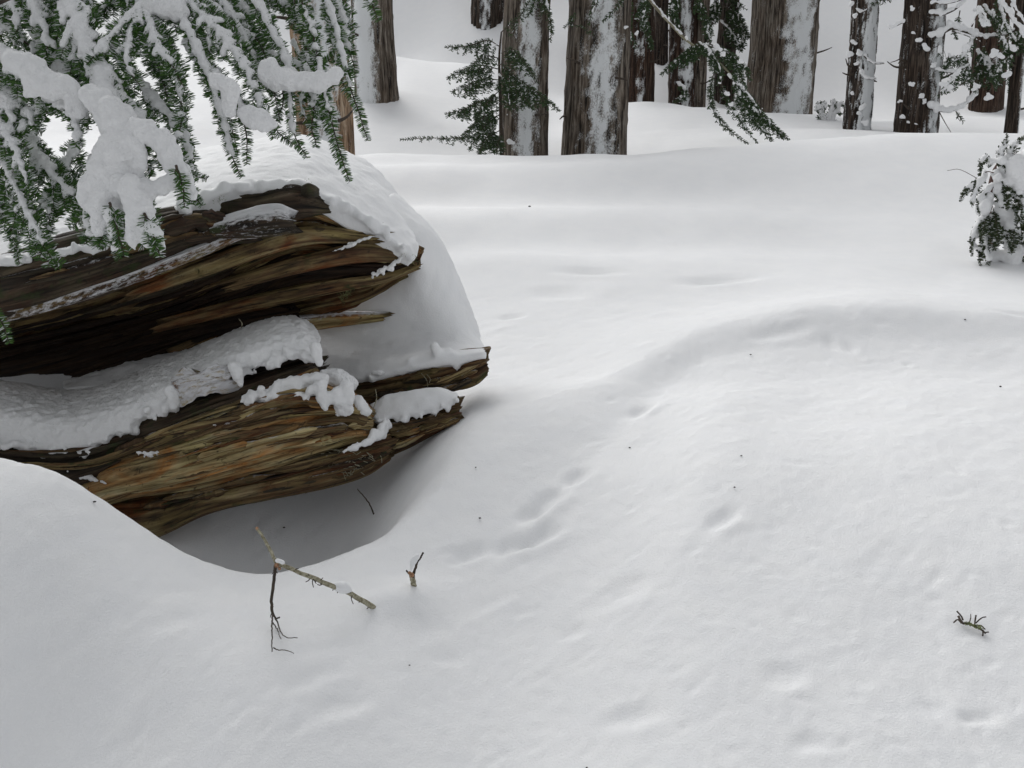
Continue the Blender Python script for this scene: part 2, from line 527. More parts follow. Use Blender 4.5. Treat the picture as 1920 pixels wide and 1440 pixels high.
# rim of the hollow melted out under the log
_rim = [(-500, 3.6), (-100, 3.25), (0, 3.17), (120, 3.12), (300, 3.13), (500, 3.2), (700, 3.3), (800, 3.5), (860, 3.72), (910, 3.98), (980, 4.4), (1050, 4.9)]
_rx = np.array([(a-960)/F*b*1.0 for a, b in _rim]); _ry = np.array([b for a, b in _rim])
def pit(x, y):
    r = np.interp(x, _rx, _ry)
    d = y - r
    fade = 1 - sstep((x - (-1.05))/0.93)          # right end fades out
    fl = sstep((x + 3.6)/1.0)
    prof = sstep((d+0.04)/0.50)*(1 - sstep((d - 0.80)/1.15))
    return -0.62*prof*fade*fl
_dr = np.random.RandomState(5)
DIMP = []
def dimple(px, py, l, w, ang, dep):
    DIMP.append((px, py, l, w, ang, dep))
for a in [(1085, 890, 36, 12, 35, 2), (1030, 935, 45, 13, 35, 2.2), (1000, 962, 40, 12, 30, 2.2), (960, 1025, 45, 13, 22, 2.2), (1015, 1005, 45, 13, 24, 2.2), (880, 1038, 45, 12, 25, 2), (1355, 975, 50, 10, 30, 1.6),
          (1205, 772, 40, 9, 35, 2), (1180, 1345, 60, 16, 0, 1), (1520, 1398, 40, 14, 5, 1), (1830, 1350, 38, 9, 10, 1.5), (1110, 518, 60, 12, 0, 1.2),
          (1350, 535, 70, 14, 5, 1.2), (1560, 655, 22, 8, 60, .9), (1592, 660, 20, 8, 60, .9), (1180, 1100, 45, 14, 5, .9), (1170, 1125, 55, 14, 5, .9),
          (960, 605, 25, 10, 20, .9), (1060, 560, 40, 30, 60, .7), (590, 1275, 70, 12, 30, 1), (640, 1330, 80, 14, 25, 1), (1470, 1275, 45, 18, 15, .9),
          (1755, 1330, 35, 16, 60, .7), (840, 1238, 30, 10, 10, .8), (920, 1130, 50, 9, 25, .8), (1075, 1185, 25, 12, 10, .9), (1470, 630, 60, 9, 12, .9),
          (1905, 595, 40, 5, -8, 1.4), (1700, 560, 40, 7, 2, 1), (15, 1280, 30, 12, 20, .9), (330, 1170, 60, 12, 20, .7)]:
    dimple(*a[:5], a[5]*.85)
for i in range(750):
    py = 330 + 1110*_dr.rand()**0.7
    px = _dr.uniform(-150, 2050)
    k = 0.35 + 0.65*(py/1440)
    dimple(px, py, _dr.uniform(7, 26)*k*(2.0 if _dr.rand() < .15 else 1), _dr.uniform(2.5, 6)*k, _dr.normal(16 if px < 1300 else 8, 10), _dr.uniform(.45, 1.1))
_lip = [(760, 905, 3.85), (900, 850, 4.05), (1000, 800, 4.3), (1120, 745, 4.6), (1220, 690, 4.95), (1300, 645, 5.22), (1400, 615, 5.40), (1500, 600, 5.45), (1620, 593, 5.55), (1760, 596, 5.6), (1920, 605, 5.7), (2300, 625, 5.8)]
_lx = np.array([P(*q)[0] for q in _lip]); _ly = np.array([q[2] for q in _lip])
def lip(x, y):
    d = y - np.interp(x, _lx, _ly)
    k = sstep((x + .2)/1.2)                    # sharp on the right, soft on the left
    w = .30 + .55*(1-k)
    fin = sstep((x + .75)/.7)
    f = sstep((d + w)/w)*np.exp(-np.maximum(d, 0)/1.0) - .75*np.exp(-((d + w*1.7)/(w*1.3))**2)
    return (.046 + .085*(1-k))*fin*f
def rough_z(x, y):
    return base_z(x, y) + pit(x, y) + lip(x, y) + .07*np.exp(-((x-1.1)/.8)**2 - ((y-3.75)/.75)**2)
_HY = np.concatenate([np.arange(1.2, 6, .01), np.arange(6, 40, .05)])
def hit(px, py):
    """first point of the snow surface seen along a pixel's ray"""
    t_ = _HY/(cp + (720.0-py)/F*sp)
    pts = np.stack([(px-960.0)/F*t_, _HY, CZ + t_*(-sp + (720.0-py)/F*cp)], -1)
    h = rough_z(pts[:, 0], pts[:, 1])
    i = np.argmax(pts[:, 2] < h)
    return pts[i]
def ground(x, y, fine=True):
    z = rough_z(x, y)
    z = z + .10*fbm(x*.45, y*.45, 0, 91, 3)*sstep((y-13)/2)
    # soft swales behind the log
    m = sstep((x + 2.2)/1.2)*(1 - sstep((x - 0.6)/2.4))
    yy = y + 0.10*x*x*0.3 - 0.12*x
    z = z + 0.052*m*np.sin((yy - 8.0)/1.55*2*np.pi)*sstep((y-6.6)/1.2)*(1-sstep((y-10)/.8))
    z = z + 0.05*fbm(x*0.5, y*0.5, 0, 3, 2)*sstep((y-3)/3)*(1-sstep((y-8)/3))*0.5
    z = z + 0.012*fbm(x*1.7+3, y*1.4, 0, 8, 3)
    # stub mound
    c = STUB
    z = z + 0.035*np.exp(-(((x-c[0])/.10)**2 + ((y-c[1]+.01)/.08)**2))
    c = STICK
    z = z + 0.030*np.exp(-(((x-c[0]-.05)/.10)**2 + ((y-c[1]-.01)/.06)**2))
    # rotate coordinates so wind marks run up to the right
    a = math.radians(38)
    s = x*math.cos(a) + y*math.sin(a); t = -x*math.sin(a) + y*math.cos(a)
    near = 1 - sstep((y-4.5)/4)
    z = z + 0.0018*fbm(s*5, t*16, 0, 21, 3)*near
    z = z + 0.0016*fbm(x*40, y*40, 0, 31, 2)*near
    return z
STUB = hit(778, 1112); STICK = hit(708, 1146)

nu, rows = 1000, []
y = -2.0
while y < 60:
    rows.append(y); y += 0.0025*(y + 3.0) if 1.9 < y < 6.3 else (0.0055*(y + 3.0) if 1.9 < y < 14 else 0.022*(y + 3.2))
rows = np.array(rows)
U = np.linspace(-1, 1, nu)
U = 0.62*U + 0.38*U**3
Xg = U[None, :]*(rows[:, None]*0.72 + 3.2)*1.25
Yg = np.repeat(rows[:, None], nu, 1)
Zg = ground(Xg, Yg)
for (px, py, l, w, ang, dep) in DIMP:
    c = hit(px, py)
    m = M(c[1])
    # stretch in depth because the slope is seen at a low angle
    L_, W_ = l*m, w*m*2.0
    a = math.radians(ang)*1.6
    i0, i1 = np.searchsorted(rows, [c[1]-3*(L_+W_), c[1]+3*(L_+W_)])
    if i1 <= i0: continue
    X = Xg[i0:i1]-c[0]; Yv = Yg[i0:i1]-c[1]
    s = X*math.cos(a)+Yv*math.sin(a); t = -X*math.sin(a)+Yv*math.cos(a)
    q = (s/L_)**2 + (t/W_)**2
    Zg[i0:i1] += dep*0.42*min(W_, L_)*(0.55*np.exp(-((s/L_)**2 + ((t+W_*.8)/W_)**2)) - np.exp(-q**1.5))
gv = np.stack([Xg, Yg, Zg], -1).reshape(-1, 3)
g = mk('snow_ground', gv, gridfaces(len(rows), nu), MGROUND)
tag(g, kind='structure')
_ZI = (rows, U, Zg)
def on_snow(px, py, up=.003):
    c = hit(px, py)
    r = np.interp(c[1], rows, np.arange(len(rows)))
    i = int(r); w = c[1]*0.72 + 3.2
    k = int(np.clip(np.interp(c[0]/(w*1.25), U, np.arange(nu)), 0, nu-2))
    c = c.copy(); c[2] = Zg[i:i+2, k:k+2].max() + up
    return c
def gz(x, y):
    return float(ground(np.array([x]), np.array([y]))[0])

# ------------------------------------------------------------ fallen log
log = empty('fallen_log', tuple(P(300, 950, 4.5)), 'huge hollow rotting log with splintered end, snow cap and snowy ledge over the pit', 'log')
def sheet(name, ctrl, mat, T=0.05, nu_=160, nv_=60, amp=0.02, gs=1.0, gt=30.0, seed=0, parent=log, ragu=0.0, ragv=0.0, frost=0.0, terr=0.4, round_=False, raw=False):
    c = np.array([[P(*q) for q in row] for row in ctrl])          # rows x cols x 3
    c = catmull(c, nv_)                                           # interpolate rows
    c = np.swapaxes(catmull(np.swapaxes(c, 0, 1), nu_), 0, 1)     # nv x nu x 3
    dU = np.gradient(c, axis=1); dV = np.gradient(c, axis=0)
    n = np.cross(dU, dV); n /= np.linalg.norm(n, axis=-1)[..., None] + 1e-12
    if (n[..., 1] > 0).mean() > 0.5: n = -n
    su = np.concatenate([np.zeros((nv_, 1)), np.cumsum(np.linalg.norm(np.diff(c, axis=1), axis=-1), 1)], 1)
    sv = np.concatenate([np.zeros((1, nu_)), np.cumsum(np.linalg.norm(np.diff(c, axis=0), axis=-1), 0)], 0)
    uu = np.linspace(0, 1, nu_)[None]*np.ones((nv_, 1)); vv = np.linspace(0, 1, nv_)[:, None]*np.ones((1, nu_))
    svm = sv.mean()*2*vv
    d1 = fbm(su*gs*1.6, svm*gt, seed*3.1, seed, 3)
    rid = 1-np.abs(noise(su*gs*2.2+9, svm*gt*.8, seed*1.7, seed+5))*2
    h = d1*0.6 + rid*0.35
    k = 3.0
    ht = np.floor(h*k)/k + sstep((h*k - np.floor(h*k))*3-1)/k      # terraced splinters
    h = (1-terr)*h + terr*ht
    h = h + .25*noise(su*4, svm*gt*4.5, seed, seed+13) - .5*sstep((noise(su*1.9+4, svm*gt*1.5, seed, seed+14)-.35)/.12)
    if round_:
        e = np.minimum(np.minimum(uu, 1-uu)*nu_/14, np.minimum(vv, 1-vv)*nv_/10)
        e = sstep(e)
    else:
        e = np.ones_like(uu)
    f = c + n*(amp*h)[..., None]*(0.3+0.7*e[..., None])
    tu = dU/(np.linalg.norm(dU, axis=-1)[..., None]+1e-12)
    tv = dV/(np.linalg.norm(dV, axis=-1)[..., None]+1e-12)
    if ragu:   # ragged right end, strips stick out by different lengths
        r = noise(svm*55, seed, 0, seed+40)*.6 + noise(svm*18, seed, 0, seed+41)*.8
        f = f + tu*(ragu*r*sstep((uu-0.80)/0.20))[..., None]
    if ragv:
        r = fbm(su*14, seed+.5, 0, seed+50, 3)
        f = f + tv*(ragv*r*(sstep((vv-0.75)/0.25) - 0*sstep((0.25-vv)/0.25)))[..., None]
        f = f + tv*(ragv*fbm(su*14, seed+7.5, 0, seed+51, 3)*sstep((0.25-vv)/0.25))[..., None]
    b = c - n*T*(0.45+0.55*e[..., None])
    b = b + (f-c)*0.5
    v = np.concatenate([f.reshape(-1, 3), b.reshape(-1, 3)])
    N = nu_*nv_
    fa = gridfaces(nv_, nu_)
    fb = fa[:, ::-1] + N
    def strip(idx):
        i = np.array(idx)
        return np.stack([i[:-1], i[1:], i[1:]+N, i[:-1]+N], -1)
    top = strip(range(nu_)); bot = strip([(nv_-1)*nu_+j for j in range(nu_)])
    lf = strip([i*nu_ for i in range(nv_)]); rt = strip([i*nu_+nu_-1 for i in range(nv_)])
    F_ = np.concatenate([fa, fb, top, bot, lf, rt])
    if raw:
        return v, np.concatenate([F_[:, [0, 1, 2]], F_[:, [0, 2, 3]]])
    guv = np.stack([su, svm, np.full_like(su, seed*1.3)], -1).reshape(-1, 3)
    guv = np.concatenate([guv, guv + np.array([0, .03, 0])])
    if callable(frost): fr = frost(uu, vv)
    else: fr = frost*np.ones_like(uu)
    fr = np.concatenate([fr.ravel(), np.zeros(N)])
    return mk(name, v, F_, mat, parent, True, {'guv': guv, 'frost': fr})

def slab(name, st, mat, seed, amp=0.012, parent=log, N=190, Mn=128, rag=0.05, ragl=0.0, pw=0.75, frost=0.0, gs=1.0, gt=30.0, frost_all=0.0):
    """st: (px, top, bottom, Y, thickness m) along the grain, a solid splintered timber"""
    st = catmull(np.array(st, float), N)
    top = np.array([P(a, b, d) for a, b, c_, d, e in st]); bot = np.array([P(a, c_, d) for a, b, c_, d, e in st])
    cen = (top+bot)/2; hv = (top-bot)/2; T = st[:, 4]/2
    th = np.linspace(0, 2*np.pi, Mn, endpoint=False)
    ca = np.sign(np.cos(th))*np.abs(np.cos(th))**pw; sa = np.sign(np.sin(th))*np.abs(np.sin(th))**pw
    hl = np.linalg.norm(hv, axis=1)
    s = np.concatenate([[0], np.cumsum(np.linalg.norm(np.diff(cen, axis=0), axis=1))])
    per = th/(2*np.pi)*2*np.pi*hl.mean()
    tc, ts = np.cos(th)*hl.mean(), np.sin(th)*hl.mean()
    h = fbm(s[:, None]*gs*1.5, tc[None]*gt, ts[None]*gt + seed*3, seed, 3)*.6 + (1-2*np.abs(noise(s[:, None]*gs*2.4, tc[None]*gt*1.4, ts[None]*gt*1.4, seed+3)))*.4
    ht = np.floor(h*3)/3 + sstep((h*3-np.floor(h*3))*3-1)/3
    h = .4*h+.6*ht
    h = h + .30*noise(s[:, None]*gs*4, tc[None]*gt*4.5, ts[None]*gt*4.5, seed+13) - .55*sstep((noise(s[:, None]*1.7+4, tc[None]*gt*1.3, ts[None]*gt*1.3, seed+14)-.35)/.12)
    dirc = ca[None, :, None]*np.array((0, 1, 0))[None, None]*T[:, None, None] + sa[None, :, None]*hv[:, None]
    dn = dirc/(np.linalg.norm(dirc, axis=-1)[..., None]+1e-9)
    dn[..., :] = dn
    v = cen[:, None] + dirc + dn*(amp*h)[..., None]
    ax = np.gradient(cen, axis=0); ax /= np.linalg.norm(ax, axis=1)[:, None]
    u = np.linspace(0, 1, N)
    rr = noise(tc*170, ts*170, seed, seed+9)*.7 + noise(tc*40, ts*40, seed, seed+10)
    v = v + ax[:, None]*(rag*rr[None]*sstep((u-.82)/.18)[:, None])[..., None]
    if ragl: v = v - ax[:, None]*(ragl*rr[None]*sstep((.18-u)/.18)[:, None])[..., None]
    v = v.reshape(-1, 3)
    fq = gridfaces(N, Mn, True)
    v = np.concatenate([v, [cen[0]], [cen[-1] - ax[-1]*rag*.3]])
    j = np.arange(Mn); j2 = (j+1) % Mn
    tri = np.concatenate([fq[:, [0, 1, 2]], fq[:, [0, 2, 3]],
          np.stack([np.full(Mn, N*Mn), j2, j], -1), np.stack([np.full(Mn, N*Mn+1), (N-1)*Mn+j, (N-1)*Mn+j2], -1)])
    guv = np.stack([s[:, None]*np.ones(Mn)[None], per[None]*np.ones(N)[:, None], np.full((N, Mn), seed*1.3)], -1).reshape(-1, 3)
    guv = np.concatenate([guv, [[0, 0, 0], [s[-1], 0, 1]]])
    fr = (frost*np.clip(sa, 0, 1)[None]*np.ones(N)[:, None] + frost_all).ravel()
    fr = np.concatenate([fr, [0, 0]])
    # orientation check
    return mk(name, v, tri, mat, parent, True, {'guv': guv, 'frost': fr})

# concave inner wall of the hollow (upper half of the shell)
sheet('inner_wall', [
    [(-120, 600, 4.30), (120, 545, 4.32), (300, 480, 4.35), (440, 420, 4.40), (560, 352, 4.42), (680, 408, 4.50), (782, 486, 4.58)],
    [(-120, 640, 4.80), (120, 585, 4.72), (300, 530, 4.52), (440, 475, 4.46), (560, 425, 4.48), (685, 450, 4.54), (784, 489, 4.60)],
    [(-120, 690, 5.25), (120, 640, 5.20), (300, 590, 4.95), (440, 540, 4.70), (560, 490, 4.60), (690, 490, 4.60), (782, 493, 4.62)],
    [(-120, 740, 5.50), (120, 700, 5.45), (300, 640, 5.25), (440, 590, 4.95), (560, 550, 4.76), (690, 525, 4.68), (775, 500, 4.65)],
    [(-120, 800, 5.30), (120, 760, 5.25), (300, 700, 5.15), (440, 640, 5.00), (560, 605, 4.86), (680, 570, 4.76), (755, 525, 4.70)]],
    MW_INNER, T=.05, nu_=300, nv_=170, amp=.030, gs=1.0, gt=26, seed=11, ragu=.012, terr=.65)
# deep back of the hollow
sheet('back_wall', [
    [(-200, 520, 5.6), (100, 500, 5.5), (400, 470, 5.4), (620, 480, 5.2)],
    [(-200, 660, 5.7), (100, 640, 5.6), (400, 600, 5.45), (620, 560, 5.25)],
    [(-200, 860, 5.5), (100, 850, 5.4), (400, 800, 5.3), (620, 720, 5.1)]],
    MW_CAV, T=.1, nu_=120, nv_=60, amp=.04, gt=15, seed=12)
# bark shell with the frosted lower lip
slab('bark_shell', [(-160, 480, 640, 4.15, .34), (0, 470, 600, 4.14, .34), (120, 440, 572, 4.16, .32), (250, 405, 528, 4.20, .30), (360, 385, 482, 4.24, .26), (430, 400, 455, 4.28, .2), (470, 424, 446, 4.30, .1)],
     MW_DARK, 21, amp=.018, rag=.04, frost=0.0)
slab('bark_lip', [(-160, 618, 652, 4.06, .06), (0, 578, 606, 4.06, .06), (120, 546, 574, 4.07, .06), (250, 505, 530, 4.10, .055), (360, 462, 490, 4.14, .05), (440, 432, 455, 4.18, .045), (468, 432, 446, 4.20, .03)],
     MW_OLIVE, 22, amp=.008, rag=.03, frost=.5, frost_all=.42, Mn=60)
slab('bark_shell', [(330, 380, 445, 4.30, .18), (410, 348, 440, 4.32, .2), (480, 352, 430, 4.34, .2), (560, 338, 410, 4.38, .2), (620, 372, 400, 4.42, .12), (650, 388, 396, 4.45, .05)],
     MW_DARK, 23, amp=.02, rag=.03, frost=.25)
sheet('hollow_shade_wall', [  # dark panel over the inner wall, coloured as the shade inside the hollow
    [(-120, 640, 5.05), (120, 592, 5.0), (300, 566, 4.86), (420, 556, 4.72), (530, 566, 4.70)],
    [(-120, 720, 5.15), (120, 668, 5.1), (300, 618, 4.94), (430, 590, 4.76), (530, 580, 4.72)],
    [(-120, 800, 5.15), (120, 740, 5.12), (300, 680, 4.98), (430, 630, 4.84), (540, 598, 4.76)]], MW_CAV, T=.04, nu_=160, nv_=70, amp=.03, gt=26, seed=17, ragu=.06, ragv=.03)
# splintered boards on the upper slab
slab('splintered_board', [(250, 535, 560, 4.36, .05), (400, 478, 512, 4.36, .05), (560, 425, 462, 4.38, .05), (700, 436, 455, 4.46, .03)], MW_INNER, 24, amp=.008, rag=.08, ragl=.08, Mn=40)
slab('splintered_board', [(430, 520, 545, 4.46, .05), (560, 480, 512, 4.46, .05), (680, 455, 492, 4.48, .05), (770, 470, 492, 4.54, .03)], MW_OLIVE, 25, amp=.008, rag=.06, ragl=.08, Mn=40)
slab('splintered_board', [(300, 600, 622, 4.74, .05), (450, 560, 588, 4.66, .06), (600, 528, 556, 4.60, .06), (720, 510, 530, 4.60, .05), (782, 490, 506, 4.60, .03)], MW_INNER, 26, amp=.008, rag=.05, ragl=.1, Mn=40)
slab('splintered_board', [(320, 650, 690, 4.95, .05), (420, 615, 655, 4.88, .05), (560, 596, 612, 4.80, .05)], MW_INNER, 27, amp=.006, rag=.05, ragl=.04, Mn=40)
# snowed-in board at the back of the hollow, right
slab('splintered_board', [(560, 590, 625, 4.80, .06), (640, 585, 612, 4.80, .05), (720, 585, 600, 4.80, .04)], MW_OCHRE, 28, amp=.006, rag=.04, frost=.7, Mn=40)
# lower shell pieces
slab('lower_slab', [(560, 690, 760, 4.70, .16), (680, 700, 757, 4.66, .16), (780, 678, 745, 4.60, .15), (860, 660, 728, 4.56, .13), (895, 656, 716, 4.54, .11), (912, 656, 700, 4.53, .09)],
     MW_OLIVE, 31, amp=.014, rag=.018, frost=.25)
slab('lower_slab', [(600, 790, 880, 4.42, .2), (690, 768, 866, 4.40, .18), (760, 762, 840, 4.38, .15), (820, 750, 808, 4.36, .12), (862, 746, 790, 4.34, .08)],
     MW_OLIVE, 32, amp=.012, rag=.02, frost=.3)
# main outer body, three bands with a dark crevice between
slab('outer_timber', [(-260, 800, 900, 4.30, .30), (0, 810, 880, 4.28, .30), (150, 800, 905, 4.26, .3), (300, 760, 850, 4.22, .25), (450, 712, 790, 4.20, .22), (560, 680, 735, 4.20, .18), (604, 672, 700, 4.22, .1)],
     MW_DARK, 33, amp=.016, rag=.03, frost=.1)
slab('outer_timber', [(140, 860, 960, 4.36, .25), (260, 810, 925, 4.22, .28), (380, 770, 905, 4.16, .28), (500, 735, 875, 4.14, .28), (600, 715, 845, 4.16, .24), (660, 740, 825, 4.20, .2), (697, 772, 815, 4.24, .12)],
     MW_OCHRE, 34, amp=.014, rag=.03, frost=.35)
slab('outer_timber', [(180, 920, 1010, 4.42, .25), (300, 912, 1000, 4.32, .28), (400, 890, 955, 4.24, .28), (520, 868, 925, 4.20, .26), (620, 838, 905, 4.20, .24), (690, 815, 885, 4.24, .2), (735, 812, 858, 4.28, .12)],
     MW_OLIVE, 35, amp=.014, rag=.03, frost=.12)
slab('outer_timber', [(-200, 850, 960, 4.5, .3), (60, 850, 960, 4.5, .3), (200, 880, 990, 4.5, .25), (290, 940, 1040, 4.5, .25), (360, 960, 1010, 4.5, .2)], MW_DARK, 36, amp=.014, rag=.03)
# closing floor of the log (under the snow inside)
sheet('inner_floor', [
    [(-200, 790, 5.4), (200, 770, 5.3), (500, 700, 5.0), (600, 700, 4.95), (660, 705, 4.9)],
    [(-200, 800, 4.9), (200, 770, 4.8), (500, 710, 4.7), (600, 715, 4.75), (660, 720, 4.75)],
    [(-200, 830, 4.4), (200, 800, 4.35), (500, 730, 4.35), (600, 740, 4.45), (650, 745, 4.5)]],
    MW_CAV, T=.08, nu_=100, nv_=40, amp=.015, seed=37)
slab('bark_plate', [(385, 418, 448, 4.14, .05), (430, 402, 448, 4.13, .06), (480, 388, 446, 4.12, .06), (525, 384, 442, 4.13, .06), (548, 396, 434, 4.15, .05)], MW_DARK, 29, amp=.010, rag=.03, ragl=.03, frost=.7, frost_all=.28, Mn=64)
slab('bark_knob', [(566, 352, 366, 4.27, .03), (578, 346, 370, 4.26, .045), (590, 350, 368, 4.27, .04), (598, 356, 364, 4.29, .02)], MW_DARK, 30, amp=.012, rag=.0, Mn=48)
# knot
kn = [ball(P(352, 525, 4.42), .028, (1, .6, 1))]
v, f = join(kn); n_ = len(v)
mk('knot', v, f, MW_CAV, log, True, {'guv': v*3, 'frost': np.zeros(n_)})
# small hanging roots and root tangle
R = random.Random(3)
tg = []
for i in range(60):
    x0, y0 = R.gauss(648, 14), R.gauss(868, 9)
    pts = [P(x0 + R.uniform(-8, 8)*k, y0 + R.uniform(-5, 5)*k, 4.08 + .01*k*R.random()) for k in range(5)]
    tg.append(tube_q(catmull(pts, 12), R.uniform(.0008, .0022), 4))
v, f = join(tg)
mk('root_tangle', v, f, MSTICK, log)
for (a, b, c_, d) in [(448, 598, 452, 615), (705, 845, 716, 868), (610, 900, 600, 915), (790, 700, 802, 725), (800, 702, 805, 718), (704, 730, 700, 765)]:
    v, f = tube_q(catmull([P(a, b, 4.15 if a < 750 else 4.5), P((a+c_)/2+4, (b+d)/2, 4.12 if a < 750 else 4.48), P(c_, d, 4.12 if a < 750 else 4.48)], 8), .0015, 4)
    mk('hanging_rootlet', v, f, MSTICK, log)
# moss tufts at the broken top edge
R = np.random.RandomState(9)
mv, mf = [], []
for (x0, y0, x1, y1, Y) in [(560, 352, 580, 345, 4.36), (635, 388, 668, 400, 4.42), (690, 418, 716, 436, 4.46), (715, 450, 780, 488, 4.5), (640, 560, 655, 548, 4.6), (430, 352, 470, 350, 4.28), (340, 395, 420, 372, 4.2)]:
    for i in range(160):
        t = R.rand()
        c = P(x0+(x1-x0)*t + R.normal()*4, y0+(y1-y0)*t + R.normal()*4, Y + R.normal()*.01)
        d = R.normal(size=3)*.5 + np.array((0, -.6, .4)); d /= np.linalg.norm(d)
        w = np.cross(d, R.normal(size=3)); w /= np.linalg.norm(w)
        l = R.uniform(.006, .016)
        mv += [c-w*.001, c+w*.001, c+d*l]; mf.append([len(mv)-3, len(mv)-2, len(mv)-1])
o = mk('moss_tufts', mv, mf, MMOSS, log); o['kind'] = 'stuff'

def surf_paths(ctrl):
    c = np.array([[P(*q) for q in row] for row in ctrl])
    c = catmull(c, 40)
    return np.swapaxes(catmull(np.swapaxes(c, 0, 1), 120), 0, 1)
def splinter(path, w, t, mat, seed):
    R_ = np.random.RandomState(seed)
    n = len(path); Mn = 10
    u = np.linspace(0, 1, n)
    prof = np.clip(np.minimum(u/R_.uniform(.1, .5), (1-u)/R_.uniform(.03, .3)), 0, 1)**.8
    prof = prof*(1 + .35*fbm(u*7, seed*1.7, 0, seed, 2)) + .04
    ax = unit(np.gradient(path, axis=0))
    up = unit(np.cross(ax, np.array((0, -1., .25)))); up = np.where(up[:, 2:3] < 0, -up, up)
    fw = unit(np.cross(up, ax)); fw = np.where(fw[:, 1:2] > 0, -fw, fw)
    th = np.linspace(0, 2*np.pi, Mn, endpoint=False)
    rj = 1 + .35*noise(u[:, None]*5, np.cos(th)[None]*2, np.sin(th)[None]*2 + seed, seed)
    v = path[:, None] + (rj*np.sin(th)[None]*w*.5*prof[:, None])[..., None]*up[:, None] + (rj*np.cos(th)[None]*t*.5*prof[:, None])[..., None]*fw[:, None]
    f = gridfaces(n, Mn, True)
    s_ = np.concatenate([[0], np.cumsum(np.linalg.norm(np.diff(path, axis=0), axis=1))])
    guv = np.stack([s_[:, None]*np.ones(Mn)[None], (th*w*.3)[None]*np.ones((n, 1)) + seed*.37, np.full((n, Mn), seed*.7)], -1).reshape(-1, 3)
    fr = np.clip(np.sin(th), 0, 1)[None]*np.ones((n, 1))*R_.choice([0, 0, 0.25, .5])
    return mk('splinter', v.reshape(-1, 3), f, mat, log, True, {'guv': guv, 'frost': fr.ravel()})
def unit(a): return a/(np.linalg.norm(a, axis=-1, keepdims=True)+1e-12)
_sr = np.random.RandomState(44)
def scatter(ctrl, n, mats, wpx, lfr, Y=4.3, seed0=0):
    g_ = surf_paths(ctrl)
    for i in range(n):
        v_ = _sr.uniform(1, 38); l = int(120*_sr.uniform(*lfr)); u0 = _sr.randint(-5, 119 - l//2)
        i0, i1 = max(0, u0), min(119, u0+l)
        if i1 - i0 < 8: continue
        slope = _sr.normal(0, 1.2)
        k = np.clip(v_ + slope*np.linspace(-1, 1, i1-i0), 0, 39)
        a = np.floor(k).astype(int); b = np.minimum(a+1, 39); fr_ = (k-a)[:, None]
        idx = np.arange(i0, i1)
        pth = g_[a, idx]*(1-fr_) + g_[b, idx]*fr_ + np.array((0, -_sr.uniform(.004, .022), .0))
        pth = pth[np.linspace(0, len(pth)-1, 22).astype(int)]
        splinter(pth, _sr.uniform(*wpx)*M(Y), _sr.uniform(.012, .03), MW_CAV if (seed0 == 1000 and v_ > 9 + 22*(i0+i1)/240.) else mats[_sr.randint(len(mats))], seed0+i)  # splinters deep in the hollow get the shade-coloured wood
INNER = [
    [(-120, 600, 4.27), (120, 550, 4.29), (300, 490, 4.32), (440, 430, 4.37), (560, 372, 4.39), (670, 420, 4.49), (752, 480, 4.58)],
    [(-120, 640, 4.76), (120, 585, 4.68), (300, 530, 4.48), (440, 475, 4.43), (560, 425, 4.45), (680, 452, 4.51), (768, 489, 4.58)],
    [(-120, 690, 5.10), (120, 640, 5.05), (300, 590, 4.86), (440, 540, 4.64), (560, 490, 4.57), (690, 490, 4.57), (768, 494, 4.60)],
    [(-120, 740, 5.20), (120, 690, 5.15), (300, 635, 5.0), (440, 585, 4.82), (560, 545, 4.72), (690, 520, 4.65), (770, 500, 4.62)]]
scatter(INNER, 95, [MW_INNER, MW_INNER, MW_OLIVE, MW_OCHRE, MW_DARK], (5, 20), (.10, .45), 4.5, 1000)
OUT1 = [[(220, 842, 4.10), (330, 790, 4.06), (450, 755, 4.02), (560, 728, 4.02), (650, 745, 4.08), (700, 780, 4.13)],
        [(200, 880, 4.12), (330, 850, 4.03), (450, 815, 4.00), (560, 790, 4.01), (650, 780, 4.06), (705, 790, 4.12)],
        [(200, 930, 4.18), (330, 905, 4.06), (450, 870, 4.03), (560, 845, 4.03), (650, 822, 4.07), (712, 812, 4.13)]]
scatter(OUT1, 48, [MW_OCHRE, MW_OCHRE, MW_INNER, MW_OLIVE], (5, 18), (.12, .5), 4.1, 2000)
OUT2 = [[(220, 940, 4.25), (330, 915, 4.14), (450, 885, 4.09), (560, 862, 4.08), (650, 842, 4.10), (735, 825, 4.16)],
        [(240, 965, 4.27), (330, 940, 4.15), (450, 915, 4.10), (560, 892, 4.08), (650, 870, 4.10), (738, 840, 4.17)],
        [(270, 990, 4.30), (350, 968, 4.20), (450, 938, 4.12), (560, 912, 4.10), (650, 893, 4.13), (730, 855, 4.18)]]
scatter(OUT2, 36, [MW_OLIVE, MW_OLIVE, MW_INNER, MW_DARK], (5, 16), (.12, .5), 4.1, 3000)
OUT3 = [[(660, 710, 4.56), (740, 700, 4.54), (830, 682, 4.51), (912, 662, 4.48)], [(690, 735, 4.56), (760, 725, 4.54), (830, 712, 4.51), (905, 680, 4.48)], [(700, 752, 4.57), (770, 745, 4.55), (840, 733, 4.52), (885, 712, 4.49)]]
scatter(OUT3, 18, [MW_OLIVE, MW_INNER, MW_DARK], (4, 12), (.2, .6), 4.5, 4000)
OUT4 = [[(700, 790, 4.30), (760, 784, 4.30), (820, 770, 4.29), (866, 755, 4.28)], [(700, 820, 4.29), (760, 808, 4.29), (820, 788, 4.29), (868, 772, 4.28)], [(690, 855, 4.30), (750, 838, 4.30), (810, 808, 4.30), (864, 786, 4.29)]]
scatter(OUT4, 18, [MW_OLIVE, MW_INNER, MW_OCHRE], (4, 14), (.2, .6), 4.3, 5000)
